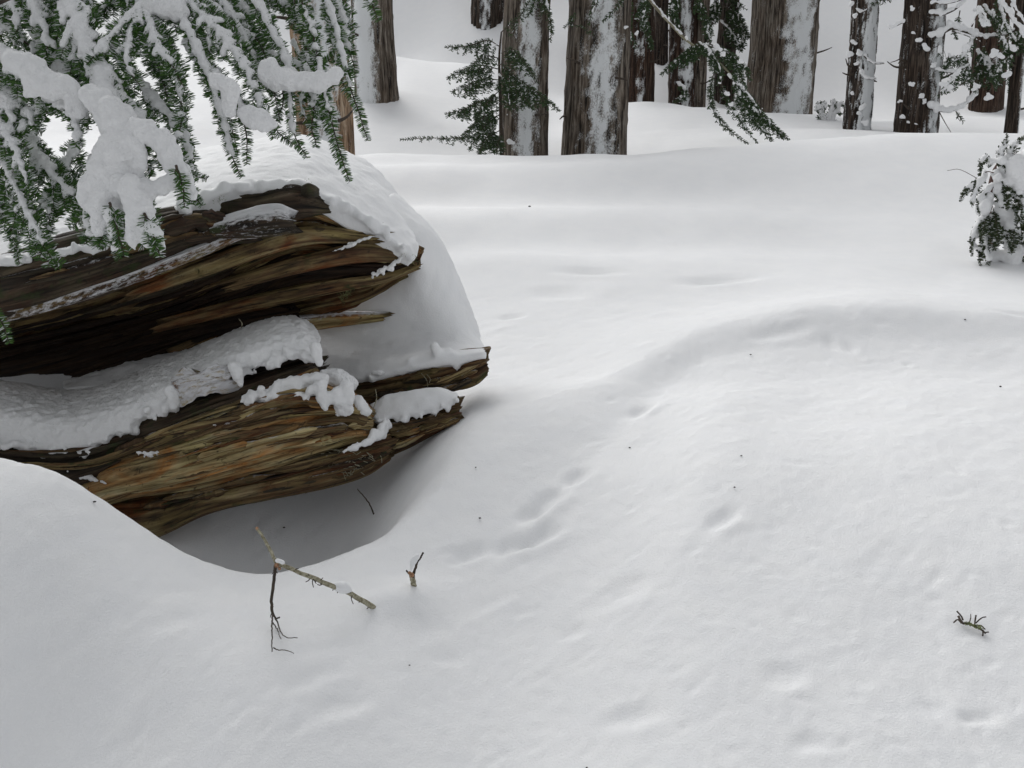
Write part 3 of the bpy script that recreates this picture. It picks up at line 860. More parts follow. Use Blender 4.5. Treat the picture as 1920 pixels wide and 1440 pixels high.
OUT5 = [[(-40, 835, 4.11), (150, 835, 4.08), (300, 790, 4.08), (450, 735, 4.07), (560, 700, 4.09), (600, 685, 4.15)], [(-40, 870, 4.11), (150, 880, 4.10), (300, 830, 4.08), (450, 775, 4.07), (560, 725, 4.09), (600, 700, 4.15)]]
scatter(OUT5, 22, [MW_DARK, MW_INNER, MW_DARK], (5, 14), (.12, .4), 4.1, 6000)
BARK = [[(-60, 500, 3.98), (120, 465, 4.0), (250, 425, 4.05), (360, 398, 4.11), (440, 412, 4.17)], [(-60, 575, 3.97), (120, 528, 3.99), (250, 490, 4.05), (360, 455, 4.11), (450, 436, 4.18)]]
scatter(BARK, 26, [MW_DARK, MW_DARK, MW_OLIVE], (8, 24), (.12, .4), 4.1, 7000)

# ---- snow on the log
def solid(ctrl, T, seed=0, nu_=70, nv_=30):
    return sheet('x', ctrl, MSNOW, T=T, nu_=nu_, nv_=nv_, amp=0.0, seed=seed, raw=True, round_=True)
def lumps(pts, Y, r, n, seed, jit=1.0):
    """lumps along a px polyline; r in px"""
    R = np.random.RandomState(seed)
    pts = np.array(pts, float)
    c = catmull(pts, 200)
    out = []
    for i in range(n):
        q = c[R.randint(200)]
        Yq = Y if np.isscalar(Y) else np.interp(q[0], [p[0] for p in pts], Y)
        rr = r*R.uniform(.35, 1.0)
        out.append(ball(P(q[0]+R.normal()*4*jit, q[1]+R.normal()*3.2*jit, Yq + R.normal()*.015), rr*M(Yq), (1, 1, R.uniform(.8, 1.4))))
    return out
cap = [
    [(-250, 430, 5.5), (100, 345, 5.5), (300, 300, 5.5), (430, 270, 5.45), (560, 252, 5.4), (640, 278, 5.3), (705, 313, 5.2), (765, 388, 5.15)],
    [(-250, 430, 5.1), (100, 345, 5.1), (300, 298, 5.1), (430, 272, 5.1), (560, 258, 5.05), (635, 292, 5.0), (700, 330, 4.98), (765, 404, 4.95)],
    [(-250, 440, 4.6), (100, 375, 4.6), (300, 328, 4.65), (430, 296, 4.68), (560, 286, 4.7), (640, 322, 4.72), (715, 365, 4.75), (775, 430, 4.78)],
    [(-250, 460, 4.2), (100, 410, 4.3), (300, 368, 4.35), (430, 324, 4.4), (560, 318, 4.46), (645, 358, 4.52), (720, 405, 4.58), (786, 458, 4.58)],
    [(-250, 520, 3.98), (100, 468, 4.02), (300, 415, 4.10), (430, 356, 4.22), (560, 358, 4.30), (648, 393, 4.38), (714, 434, 4.45), (784, 484, 4.50)]]
parts = [solid(cap, .16, 1, 90, 40)]
parts += lumps([(-40, 505), (60, 480), (150, 468), (230, 440)], 3.99, 11, 50, 44, 1.6)
parts += lumps([(310, 405), (400, 365), (430, 352), (500, 350), (560, 345), (600, 368), (650, 388), (712, 430), (782, 487)], [4.15, 4.2, 4.22, 4.28, 4.34, 4.37, 4.39, 4.44, 4.50], 11, 170, 4)
# tongues that hang over the bark
for path, rr, Y in [([(505, 345), (526, 352), (528, 384)], [10, 15, 11], 4.30),
                 ([(340, 385), (355, 395), (345, 402)], [14, 12, 8], 4.12),
                 ]:
    q = catmull([P(a, b, Y) for a, b in path], 24)
    parts += chain(q, np.interp(np.linspace(0, 1, 24), np.linspace(0, 1, len(rr)), rr)*M(Y), .5)
snowmesh('snow_cap', parts, .010, MSNOW, log, smooth=7, amp=.005, freq=16, seed=3)
# snow drifted over the broken end and into the hollow
end = [
    [(700, 395, 4.66), (722, 372, 4.80), (742, 360, 5.0), (765, 390, 5.25)],
    [(765, 462, 4.64), (795, 440, 4.76), (820, 440, 4.95), (832, 462, 5.18)],
    [(784, 490, 4.66), (810, 500, 4.76), (845, 510, 4.90), (866, 525, 5.10)],
    [(745, 530, 4.80), (790, 550, 4.78), (850, 570, 4.86), (888, 582, 5.02)],
    [(640, 560, 4.92), (755, 590, 4.82), (850, 610, 4.80), (902, 625, 4.92)],
    [(570, 610, 4.92), (740, 635, 4.80), (850, 640, 4.72), (911, 650, 4.78)],
    [(585, 670, 4.76), (700, 680, 4.60), (800, 662, 4.54), (912, 652, 4.56)],
    [(590, 705, 4.62), (680, 708, 4.52), (790, 682, 4.47), (908, 660, 4.47)]]
parts = [solid(end, .07, 2, 60, 90)]
parts += lumps([(690, 705), (760, 690), (820, 664), (850, 668)], 4.53, 10, 60, 8)
for path, rr in [([(815, 650), (822, 672)], [10, 6]), ([(850, 668), (858, 692)], [9, 6]), ([(835, 668), (826, 682)], [7, 5])]:
    parts += chain(catmull([P(a, b, 4.49) for a, b in path], 10), np.linspace(rr[0], rr[1], 10)*M(4.5), .5)
snowmesh('end_snow', parts, .011, MSNOW, log, smooth=4, amp=.004, freq=14, seed=5)
# thick snow on the lower ledge
led = [
    [(-250, 690, 4.75), (0, 712, 4.7), (120, 730, 4.65), (210, 714, 4.62), (340, 660, 4.6), (480, 604, 4.6), (545, 592, 4.6), (588, 606, 4.6)],
    [(-250, 700, 4.5), (0, 722, 4.45), (120, 742, 4.42), (210, 728, 4.4), (340, 672, 4.38), (480, 612, 4.38), (550, 600, 4.4), (598, 625, 4.42)],
    [(-250, 750, 4.2), (0, 768, 4.17), (120, 785, 4.15), (210, 765, 4.13), (340, 706, 4.12), (480, 645, 4.14), (555, 630, 4.18), (603, 652, 4.24)],
    [(-250, 810, 4.14), (0, 828, 4.10), (120, 846, 4.08), (210, 812, 4.07), (340, 740, 4.07), (480, 680, 4.09), (560, 660, 4.12), (600, 672, 4.18)]]
parts = [solid(led, .10, 3, 90, 30)]
parts += lumps([(-60, 830), (60, 838), (140, 848), (220, 812), (250, 800)], 4.10, 9, 150, 11, 1.3)
parts += lumps([(240, 790), (300, 765), (325, 760)], 4.08, 10, 40, 12, 1.6)
parts += lumps([(330, 730), (400, 715), (440, 705), (500, 680), (560, 665), (595, 680)], 4.10, 9, 90, 13, 1.5)
for path, rr in [([(318, 730), (325, 752), (326, 768)], [12, 11, 6]), ([(440, 690), (448, 710), (452, 720)], [14, 10, 6]), ([(590, 650), (600, 680)], [12, 8])]:
    q = catmull([P(a, b, 4.05) for a, b in path], 16)
    parts += chain(q, np.interp(np.linspace(0, 1, 16), np.linspace(0, 1, len(rr)), rr)*M(4.1), .5)
snowmesh('ledge_snow', parts, .008, MCLUMP, log, smooth=3, amp=.006, freq=48, seed=7)
# frosted texture patch where the snow slid off
sheet('frosted_wood', [[(318, 702, 4.09), (380, 688, 4.04), (440, 676, 4.09)], [(320, 724, 4.07), (380, 712, 4.02), (440, 700, 4.07)], [(318, 765, 4.09), (380, 745, 4.04), (440, 728, 4.09)]],
      MW_OCHRE, T=.05, nu_=60, nv_=40, amp=.010, gt=60, gs=14, seed=41, frost=.65, ragu=.03, ragv=.02)
# thin snow in the hollow behind the ledge
snowmesh('hollow_snow', [solid([[(118, 716, 4.86), (230, 680, 4.86), (350, 652, 4.86), (470, 608, 4.84)], [(118, 722, 4.76), (230, 694, 4.76), (350, 664, 4.76), (470, 624, 4.76)],
        [(122, 730, 4.66), (230, 716, 4.66), (350, 690, 4.66), (470, 650, 4.66)]], .03, 4, 50, 14)], .010, MSNOW, log, smooth=2, amp=.006, freq=20, seed=8)
# lumps and pillows on the lower slabs
parts = []
for path, rr, Y in [([(610, 706), (640, 712), (660, 720)], [16, 20, 12], 4.17), ([(520, 720), (570, 712), (610, 712)], [8, 12, 16], 4.04), ([(600, 722), (604, 745), (612, 766)], [13, 11, 8], 3.99),
                    ([(650, 725), (655, 745), (650, 765)], [14, 12, 8], 4.03), ([(672, 752), (678, 765), (690, 772)], [11, 13, 9], 4.08), ([(632, 735), (640, 768), (660, 772)], [12, 9, 6], 4.02),
                    ([(460, 745), (490, 738), (530, 728)], [6, 8, 9], 4.03), ([(585, 730), (570, 748)], [9, 5], 3.99), ([(700, 700), (720, 700)], [5, 4], 4.5)]:
    q = catmull([P(a, b, Y) for a, b in path], 20)
    parts += chain(q, np.interp(np.linspace(0, 1, 20), np.linspace(0, 1, len(rr)), rr)*M(Y), .5)
parts += lumps([(470, 748), (520, 738), (600, 745), (660, 765)], 4.02, 10, 80, 15, 2.4)
snowmesh('snow_clump', parts, .007, MCLUMP, log, smooth=2, amp=.006, freq=50, seed=9)['kind'] = 'stuff'
parts = [solid([[(696, 772, 4.42), (745, 762, 4.42), (800, 752, 4.42), (850, 750, 4.40)], [(696, 768, 4.34), (745, 757, 4.33), (800, 748, 4.32), (858, 746, 4.32)],
                [(700, 790, 4.28), (748, 784, 4.27), (800, 774, 4.27), (852, 756, 4.28)]], .05, 5, 50, 16)]
parts += lumps([(700, 788), (748, 785), (800, 774), (850, 758)], 4.27, 8, 40, 17, 1.2)
parts += lumps([(700, 766), (748, 756), (800, 748), (850, 746)], 4.34, 9, 30, 18, .8)
parts += lchain(catmull([P(722, 795, 4.2), P(712, 812, 4.11), P(680, 832, 4.03), P(640, 848, 4.00)], 20), np.linspace(11, 3, 20)*M(4.1), .35, .5, 0)
snowmesh('snow_pillow', parts, .008, MSNOW, log, smooth=2, amp=.004, freq=20, seed=10)
for path, rr, Y in [([(700, 516), (735, 498), (758, 478)], [6, 6, 3], 4.50), ([(622, 472), (660, 458), (700, 442)], [2, 5, 2], 4.40), ([(255, 848), (285, 852), (305, 846)], [4, 6, 4], 4.04),
                    ([(130, 885), (165, 895), (200, 906)], [5, 7, 3], 4.12), ([(350, 446), (400, 440), (460, 434)], [4, 5, 4], 4.13), ([(380, 800), (420, 792), (450, 780)], [2, 5, 3], 4.0)]:
    q = catmull([P(a, b, Y) for a, b in path], 24)
    snowmesh('snow_streak', lchain(q, np.interp(np.linspace(0, 1, 24), np.linspace(0, 1, len(rr)), rr)*M(Y)*.72, .5, .5, .0), .004, MCLUMP, log, smooth=1, amp=.004, freq=40, seed=14)

# ------------------------------------------------------------ foliage
def unit(a): return a/(np.linalg.norm(a, axis=-1, keepdims=True)+1e-12)
class Spray:
    def __init__(s, seed): s.R = np.random.RandomState(seed); s.tw = []; s.nv = []; s.nr = []; s.sn = []; s.seed = seed
    def needles(s, path, nl, nw, dens, spread=1.0, N=None, droop=0.0):
        """path metres; nl,nw metres; dens per metre"""
        L = np.concatenate([[0], np.cumsum(np.linalg.norm(np.diff(path, axis=0), axis=1))])
        n = max(3, int(L[-1]*dens))
        q = s.R.rand(n)*L[-1]
        c = np.stack([np.interp(q, L, path[:, k]) for k in range(3)], -1)
        tg = unit(np.gradient(path, axis=0)); t = unit(np.stack([np.interp(q, L, tg[:, k]) for k in range(3)], -1))
        nrm = np.array((0.05, -.75, .65)) if N is None else N
        side = unit(np.cross(t, nrm)); up = unit(np.cross(side, t))
        sg = np.where(s.R.rand(n) < .5, -1., 1.)[:, None]
        el = np.where(s.R.rand(n) < .3, s.R.normal(.9, .3, n), s.R.normal(0.1, .16, n))[:, None]
        d = unit(t*s.R.uniform(.42, .62, n)[:, None] + side*sg*spread + up*el + s.R.normal(0, .06, (n, 3)) + np.array((0, 0, -droop)))
        ll = nl*s.R.uniform(.8, 1.08, n)[:, None]*np.clip(1.15-(q/L[-1])[:, None]**6*.6, .5, 1)
        w = unit(np.cross(d, up + s.R.normal(0, .4, (n, 3))))*nw*.5
        a = c - w; b = c + w; e = c + d*ll*.7 + w*.9; f = c + d*ll*.7 - w*.9; g = c + d*ll
        s.nv.append(np.stack([a, b, e, f, f, e, g, g], 1)[:, [0, 1, 2, 3, 4, 5, 6]])
        s.nr.append(np.repeat(s.R.rand(n), 7))
    def branch(s, path, r0, r1, side, sp, nl, nw, dens, N=(0, -.8, .6), droop=.25, fwd=.8, order=1, snow=0.0, sr=0.0, sub=0.0, start=0.05, side_pow=.8, nspread=1.0, up_only=False):
        p = np.asarray(path)
        L = np.concatenate([[0], np.cumsum(np.linalg.norm(np.diff(p, axis=0), axis=1))])
        s.tw.append(tube_q(p, np.linspace(r0, r1, len(p)), 5))
        N = np.array(N, float); N /= np.linalg.norm(N)
        s.needles(p[len(p)//6:], nl, nw, dens, nspread, N)
        tg = unit(np.gradient(p, axis=0))
        q = L[-1]*start; sgn = 1 if s.R.rand() < .5 else -1
        while q < L[-1]*.96:
            c = np.array([np.interp(q, L, p[:, k]) for k in range(3)]); t = unit(np.array([np.interp(q, L, tg[:, k]) for k in range(3)]))
            u = q/L[-1]
            l = side*max(.12, (1-u))**side_pow*s.R.uniform(.6, 1.15)*(min(1, .45+u*2.5))
            sv = unit(np.cross(t, N))*sgn
            d = unit(t*fwd + sv*s.R.uniform(.6, 1.0) + s.R.normal(0, .12, 3) + np.array((0, 0, -droop)))
            k = np.linspace(0, 1, 6)[:, None]
            pp = c + d*l*k + np.array((0, 0, -1.))*droop*l*.8*k*k + t*l*.15*k*k
            if l > nl*.6:
                if order > 1 and l > sub*1.5:
                    s.branch(pp, r0*.5, r1*.7, sub, sp*.8, nl, nw, dens, N, droop, fwd, order-1, snow, sr*.7, start=.15)
                else:
                    s.tw.append(tube_q(pp, np.linspace(r0*.4, r1*.6, 6), 4))
                    s.needles(pp, nl, nw, dens, nspread, N)
                    if snow > 0 and s.R.rand() < snow:
                        m = s.R.uniform(.5, .95)
                        ps = pp[:max(3, int(6*m))] + np.array((0, -.25, .75))*sr*.55
                        s.sn += lchain(ps, sr*s.R.uniform(.65, 1.0)*np.linspace(1, .55, len(ps)), .35, .14, 0)
            sgn = -sgn
            q += sp*s.R.uniform(.7, 1.3)
        if snow > 0 and s.R.rand() < snow*1.3:
            m = s.R.uniform(.6, .92)
            n = max(3, int(len(p)*m))
            ps = p[:n] + np.array((0, -.25, .75))*sr*.6
            s.sn += lchain(ps, sr*np.linspace(1.0, .5, n)*(1+.30*fbm(np.arange(n)*.35, s.seed*1.1, 0, s.seed, 2)), .35, .16, .02)
    def build(s, root, name='branch', mneedle=None, mtwig=None, voxel=.006, msnow=None, amp=.0055, label=None):
        v, f = join(s.tw)
        b = mk(name, v, f, mtwig or MTWIG, root)
        if label: b['label'] = label
        nv = np.concatenate(s.nv)           # n x 7 x 3
        n = len(nv)
        base = np.arange(n)[:, None]*7
        tri = np.concatenate([base+np.array([[0, 1, 2]]), base+np.array([[0, 2, 3]]), base+np.array([[4, 5, 6]])])
        # children of b: b sits at the root's origin
        o = mk('needles', nv.reshape(-1, 3) , tri, mneedle or MNEEDLE, root, False, {'rnd': np.concatenate(s.nr)})
        o.parent = b
        o['kind'] = 'stuff'
        if s.sn:
            sn = snowmesh('snow', s.sn, voxel, msnow or MCLUMP, root, smooth=3 if voxel < .008 else 2, amp=amp if voxel < .008 else amp*2, freq=45 if voxel < .008 else 26, seed=s.seed)
            sn.parent = b; sn['kind'] = 'stuff'
        return b
def path3(pts, Y0, Y1=None, n=24):
    Y1 = Y0 if Y1 is None else Y1
    k = len(pts)
    return catmull([P(a, b, Y0+(Y1-Y0)*i/(k-1)) for i, (a, b) in enumerate(pts)], n)

# big fir whose boughs hang in from the upper left
fx = P(-520, 700, 3.9)
fir = empty('fir_tree', (float(fx[0]), 3.9, .5), 'snow laden green fir boughs hanging over the hollow log at upper left', 'tree')
def add_trunk_geo(cx, cy, z0, z1, r0, r1, seed, snowf=None, ridge=.03, lean=(0, 0), nz=160, na=56, flare=.25, flare_h=.5):
    z = np.linspace(z0, z1, nz); u = np.linspace(0, 1, nz)
    th = np.linspace(0, 2*np.pi, na, endpoint=False)
    r = r0 + (r1-r0)*u
    r = r*(1 + flare*np.exp(-(z-z0)/flare_h))
    ct, st_ = np.cos(th)[None], np.sin(th)[None]
    rid = 1-2*np.abs(noise(ct*r0*26, st_*r0*26, z[:, None]*1.6, seed)) + .5*noise(ct*r0*60, st_*r0*60, z[:, None]*4, seed+1)
    lob = fbm(ct*1.3+seed, st_*1.3, z[:, None]*.5, seed+2, 2)
    sn = snowf(th[None], z[:, None], seed) if snowf is not None else np.zeros((nz, na))
    sn = sn*np.ones((nz, na))
    rr = r[:, None]*(1 + .05*lob) + ridge*.5*rid*(1-.8*np.clip(sn, 0, 1)) + np.clip(sn, 0, 1)*.025
    bx = cx + lean[0]*(z-z0) + .02*np.sin(z*1.3+seed); by = cy + lean[1]*(z-z0)
    v = np.stack([bx[:, None]+rr*np.cos(th)[None], by[:, None]+rr*np.sin(th)[None], z[:, None]*np.ones((1, na))], -1).reshape(-1, 3)
    f = gridfaces(nz, na, True)
    guv = np.stack([(th/(2*np.pi))[None]*2*np.pi*r0*np.ones((nz, 1)), z[:, None]*np.ones((1, na)), np.full((nz, na), seed*2.7)], -1).reshape(-1, 3)
    return v, f, guv, sn.ravel()
v, f, guv, sn = add_trunk_geo(fx[0], 3.9, .4, 6.0, .20, .12, 77)
mk('trunk', v, f, MB_BROWN, fir, True, {'guv': guv, 'snow': sn})
tp = np.array((fx[0], 3.9, 0))
for pts, r in [([tp+(0, 0, 2.6), P(-250, -260, 3.75), P(50, -120, 3.6), P(330, -90, 3.6), P(620, -70, 3.7), P(700, -60, 3.75)], .03),
               ([tp+(0, 0, 2.2), P(-300, -30, 3.6), P(-80, 20, 3.45), P(60, -20, 3.4)], .018), ([tp+(0, 0, 1.6), P(-350, 230, 3.6), P(-90, 220, 3.5), P(-30, 300, 3.5)], .015)]:
    v, f = tube_q(catmull(pts, 40), np.linspace(r, r*.3, 40), 7, .15, 3)
    mk('limb', v, f, MTWIG, fir)
m = M(3.4)
FB = [  # points, Y0, Y1, side px, snow prob, snow r px
 ([(120, -60), (150, 60), (195, 170), (230, 260), (225, 360), (205, 440)], 3.5, 3.15, 55, .95, 17),
 ([(190, 150), (270, 240), (325, 300), (355, 365), (372, 385)], 3.4, 3.2, 40, .9, 15),
 ([(225, 260), (250, 340), (285, 410), (290, 478)], 3.3, 3.1, 38, .95, 16),
 ([(170, -60), (130, 60), (100, 150), (50, 230), (20, 300)], 3.55, 3.4, 55, .6, 13),
 ([(-60, 60), (30, 120), (90, 165), (135, 215), (155, 275)], 3.5, 3.3, 48, .95, 15),
 ([(-60, 110), (-10, 150), (20, 210), (5, 270)], 3.5, 3.4, 45, .8, 14),
 ([(60, 60), (120, 110), (180, 150), (240, 215)], 3.6, 3.5, 45, .8, 15),
 ([(-60, 180), (0, 230), (35, 290), (60, 360)], 3.5, 3.3, 40, .7, 11),
 ([(-60, 220), (0, 300), (40, 380), (70, 450), (105, 505)], 3.5, 3.25, 55, .35, 9),
 ([(-80, 300), (-20, 370), (20, 430), (38, 500)], 3.5, 3.3, 40, .35, 9),
 ([(20, 200), (70, 290), (120, 350), (190, 400)], 3.6, 3.4, 50, .5, 11),
 ([(150, 260), (120, 330), (95, 390), (90, 440)], 3.6, 3.4, 45, .5, 12),
 ([(200, 300), (170, 370), (160, 420), (195, 465)], 3.5, 3.25, 42, .4, 11),
 ([(170, 300), (200, 380), (215, 440), (225, 488)], 3.4, 3.2, 36, .5, 11),
 ([(-60, 500), (-30, 550), (0, 600), (16, 638)], 3.4, 3.3, 10, .0, 5),
 ([(180, -70), (255, 0), (300, 70), (335, 160), (345, 220), (330, 282)], 3.6, 3.3, 42, .45, 9),
 ([(270, 10), (225, 50), (190, 90), (160, 122)], 3.5, 3.35, 36, .5, 9),
 ([(265, 20), (240, 80), (240, 130), (262, 168)], 3.5, 3.3, 36, .5, 9),
 ([(275, 20), (290, 80), (320, 120), (345, 165)], 3.5, 3.3, 36, .6, 9),
 ([(300, -70), (370, 20), (425, 80), (470, 150), (512, 258)], 3.6, 3.35, 44, .6, 10),
 ([(340, 30), (380, 120), (415, 220), (428, 280), (447, 330)], 3.5, 3.3, 26, .5, 10),
 ([(400, 120), (440, 180), (462, 240), (466, 308)], 3.5, 3.3, 24, .5, 10),
 ([(350, 90), (430, 170), (470, 215), (508, 232)], 3.5, 3.3, 28, .9, 14),
 ([(390, -60), (430, 20), (470, 90), (510, 170), (515, 180)], 3.65, 3.5, 42, .7, 10),
 ([(450, -60), (500, 40), (540, 120), (545, 200), (552, 250), (575, 292)], 3.6, 3.35, 22, .7, 10),
 ([(540, -60), (580, 40), (605, 150), (628, 240), (657, 340)], 3.6, 3.35, 22, .6, 9),
 ([(600, -60), (630, 60), (660, 170), (693, 262)], 3.65, 3.4, 20, .6, 9),
 ([(660, -50), (680, -20), (700, 10), (711, 38)], 3.6, 3.5, 18, .5, 8),
 ([(500, 130), (560, 150), (610, 160), (650, 130)], 3.5, 3.5, 26, .9, 13),
 ([(575, 120), (590, 190), (588, 240), (598, 275)], 3.55, 3.45, 20, .5, 9),
 ([(590, -60), (640, 20), (650, 80), (665, 140)], 3.7, 3.6, 34, .5, 10),
 ([(-40, -60), (20, 0), (35, 50), (25, 75)], 3.6, 3.5, 40, .6, 12),
 ([(40, -60), (70, 20), (90, 70), (85, 120)], 3.6, 3.45, 42, .6, 12),
 ([(110, -60), (145, 10), (120, 50), (100, 80)], 3.55, 3.5, 40, .5, 12),
 ([(230, -70), (300, -10), (360, 50), (400, 100)], 3.75, 3.6, 44, .7, 13),
 ([(330, -70), (420, -10), (480, 30), (520, 90)], 3.8, 3.65, 44, .7, 13),
 ([(440, -60), (520, -10), (560, 30), (585, 90)], 3.8, 3.65, 38, .6, 11),
 ([(205, 380), (215, 420), (224, 455), (230, 484)], 3.12, 3.08, 24, 0, 8),
 ([(270, 400), (285, 430), (292, 460), (300, 482)], 3.08, 3.05, 22, 0, 8),
 ([(262, 275), (272, 295), (276, 312), (280, 330)], 3.3, 3.28, 26, 0, 8),
 ([(330, 310), (340, 340), (345, 365), (350, 392)], 3.14, 3.1, 16, 0, 8),
 ([(170, 380), (185, 410), (195, 440), (190, 462)], 3.2, 3.15, 30, .2, 8),
]
BIG = {0: [([(215, 215), (235, 270), (215, 330), (200, 385), (215, 430)], [22, 36, 42, 36, 16], 3.2), ([(180, 170), (205, 190), (235, 230)], [20, 24, 30], 3.25), ([(195, 370), (184, 405), (186, 440)], [16, 13, 7], 3.16), ([(212, 400), (226, 440), (218, 464)], [16, 12, 6], 3.13), ([(215, 255), (190, 290), (178, 335)], [18, 15, 9], 3.2), ([(238, 250), (262, 290), (256, 330)], [18, 14, 9], 3.17), ([(170, 330), (160, 360), (166, 385)], [16, 13, 7], 3.2)],
       1: [([(255, 235), (300, 262), (325, 300), (345, 340), (355, 368)], [18, 17, 15, 12, 8], 3.18)],
       2: [([(235, 345), (280, 352), (318, 340), (335, 320)], [24, 20, 12, 8], 3.17), ([(240, 350), (262, 400), (270, 440), (282, 458)], [26, 22, 19, 7], 3.12), ([(252, 410), (246, 440), (252, 462)], [14, 11, 6], 3.1), ([(284, 425), (300, 450), (304, 470)], [12, 9, 5], 3.08)],
       4: [([(20, 110), (60, 125), (95, 165), (130, 160), (148, 210)], [18, 24, 24, 20, 14], 3.3), ([(60, 140), (55, 180)], [18, 10], 3.3)],
       6: [([(110, 170), (140, 190), (175, 170)], [16, 18, 14], 3.45)],
       0+16: [], 22: [([(460, 215), (485, 228), (508, 235)], [14, 20, 12], 3.3)],
       20: [([(400, 145), (428, 160), (432, 190), (430, 215)], [12, 14, 12, 8], 3.28)],
       28: [([(505, 120), (520, 145), (560, 150), (600, 152), (635, 135)], [14, 20, 18, 16, 10], 3.42)],
       34: [([(280, 0), (310, 10), (330, 20)], [20, 26, 16], 3.5)],
       35: [([(380, 10), (400, 30)], [16, 14], 3.6)]}
for i, (pts, Y0, Y1, side, sn_, sr) in enumerate(FB):
    s = Spray(100+i)
    pa = path3(pts, Y0, Y1, 26)
    pa[1:] += np.cumsum(s.R.normal(0, .0008, (25, 3)), 0)
    s.branch(pa, .0042, .0012, side*m*(1.6 if side > 38 else 1.15), 13*m, 15*m, 1.7*m, 950, N=(.1*(i % 3-1), -.85, .5), droop=.22, fwd=.75, order=2 if side > 30 else 1, snow=min(1, sn_*1.15), sr=sr*m*.85, sub=20*m)
    for (pp, rr, Y) in BIG.get(i, []):
        q = path3(pp, Y, Y, 20)
        r_ = np.interp(np.linspace(0, 1, 20), np.linspace(0, 1, len(rr)), rr)*M(Y)
        for k in range(3):
            s.sn += lchain(q + s.R.normal(0, .30, 3)*r_.mean()*np.array((1, .3, 1)), r_*s.R.uniform(.75, .95), .2, .10, 0)
    s.build(fir, voxel=.0055)
_er = np.random.RandomState(12)
for i, (pts, Y0, Y1, side, sn_, sr) in enumerate(FB):
    if side < 20 or i in (2, 5, 7, 8, 9, 10, 11, 12, 13, 17, 20, 22): continue
    s = Spray(160+i)
    dx, dy = _er.uniform(12, 34)*(1 if _er.rand() < .5 else -1), _er.uniform(-55, -10)
    if pts[0][0] > 430: dx = -abs(dx)*.6
    pa = path3([(a+dx+_er.normal()*6, b+dy+_er.normal()*6) for a, b in pts], Y0+.14, Y1+.14, 26)
    s.branch(pa, .0042, .0012, side*m*1.1, 13*m, 15*m, 1.7*m, 900, N=(.1*(i % 3-1), -.85, .5), droop=.35, fwd=.9, order=2 if side > 30 else 1, snow=sn_*.5, sr=sr*m*.7, sub=16*m)
    s.build(fir, voxel=.006)

# unseen crown boughs, added above and beside the view to shade the ground
def copy_shade_bough(o, parent, ang, dz):
    c = o.copy(); COL.objects.link(c); c.parent = parent
    c.rotation_euler = (0, 0, ang); c.location = (0, 0, dz)
    for ch in o.children:
        d = ch.copy(); COL.objects.link(d); d.parent = c
_br = [o for o in fir.children if o.name.startswith('branch')][:len(FB)]
_cr = random.Random(5)
for ang, dz in ((42, 1.5), (60, 1.4), (-40, 1.9), (85, 1.4), (48, 2.5), (105, 1.6), (-60, 1.9), (66, 2.2), (125, 1.5), (150, 1.8), (-35, 1.5), (-48, 1.4), (-56, 2.0), (-66, 1.5), (-42, 2.4), (-30, 2.1), (-75, 1.9), (-52, 2.8)):
    for k, o in enumerate(_br):
        if k in (14, 8, 9) or (k+int(ang)) % 2: continue
        copy_shade_bough(o, fir, math.radians(ang + _cr.uniform(-8, 8)), dz + _cr.uniform(0, .35))

# ------------------------------------------------------------ forest trunks
def snowstripe(c, w, dens=.0, low=0.0, speck=.25, edge=.85):
    """c: angle of the stripe centre (radians, -pi/2 faces the camera), w half width"""
    def f(th, z, seed):
        d = np.abs((th - c + np.pi) % (2*np.pi) - np.pi)
        n = fbm(np.cos(th)*3, np.sin(th)*3, z*2.2, seed+60, 3)
        n2 = fbm(np.cos(th)*9, np.sin(th)*9, z*9, seed+61, 2)
        return np.clip((w*1.2 - d)/(edge*.6) + .30*n, -.35, 1.6) + speck*1.2*n2 + dens
    return f
def deg(a): return math.radians(a)
def tree(px0, px1, base_py, Y, mat, label, sf, seed, top=5.0, flare=.15, ridge=.03, lean=0.0, name='tree', r1=.85, depth_z=None):
    xc = (px0+px1)/2
    w = (px1-px0)*M(Y)
    b = P(xc, base_py, Y)
    g0 = gz(b[0], Y)
    z0 = min(b[2], g0) - .35
    rt = empty(name, (float(b[0]), Y, float(max(g0, z0))), label, 'tree')
    rs_ = np.random.RandomState(seed)
    for k in range(5):
        zz = b[2] + rs_.uniform(.1, 2.2)*Y/14; th_ = rs_.uniform(-3.0, -.1)
        d_ = np.array((math.cos(th_), math.sin(th_), rs_.uniform(-.1, .4)))
        c_ = np.array((b[0] + lean*(zz-z0), Y, zz)); l_ = rs_.uniform(.05, .28)
        v, f = tube_q(catmull([c_ + d_*w*.4, c_ + d_*(w*.5+l_*.5), c_ + d_*(w*.5+l_) + np.array((0, 0, rs_.uniform(-.05, .08)))], 8), np.linspace(.018, .005, 8), 5)
        mk('branch_stub', v, f, MTWIG, rt)
    v, f, guv, sn = add_trunk_geo(b[0], Y, z0, b[2]+top, w/2, w/2*r1, seed, sf, ridge, (lean, 0), flare=flare)
    mk('trunk', v, f, mat, rt, True, {'guv': guv, 'snow': sn})
    return rt
T = {}
T['tan'] = tree(556, 655, 290, 8.6, MB_TAN, 'pale tan dead trunk flecked with snow right behind the hanging fir boughs', snowstripe(deg(-75), .5, .18, speck=.5), 201, 4.5, flare=.05, name='dead_tree', ridge=.03)
T['grey'] = tree(670, 744, 176, 15.0, MB_BROWN, 'grey frosted trunk with its rounded base standing free on the open snow', snowstripe(deg(-112), .6, .14, speck=.35), 202, 5, flare=.10, ridge=.03, lean=-.012)
T['small'] = tree(884, 946, 52, 20.4, MB_DARK, 'small dark trunk high on the far slope with frosted centre', snowstripe(deg(-100), .3, .1, speck=.5), 203, 5, flare=-.2, ridge=.04, name='tree')
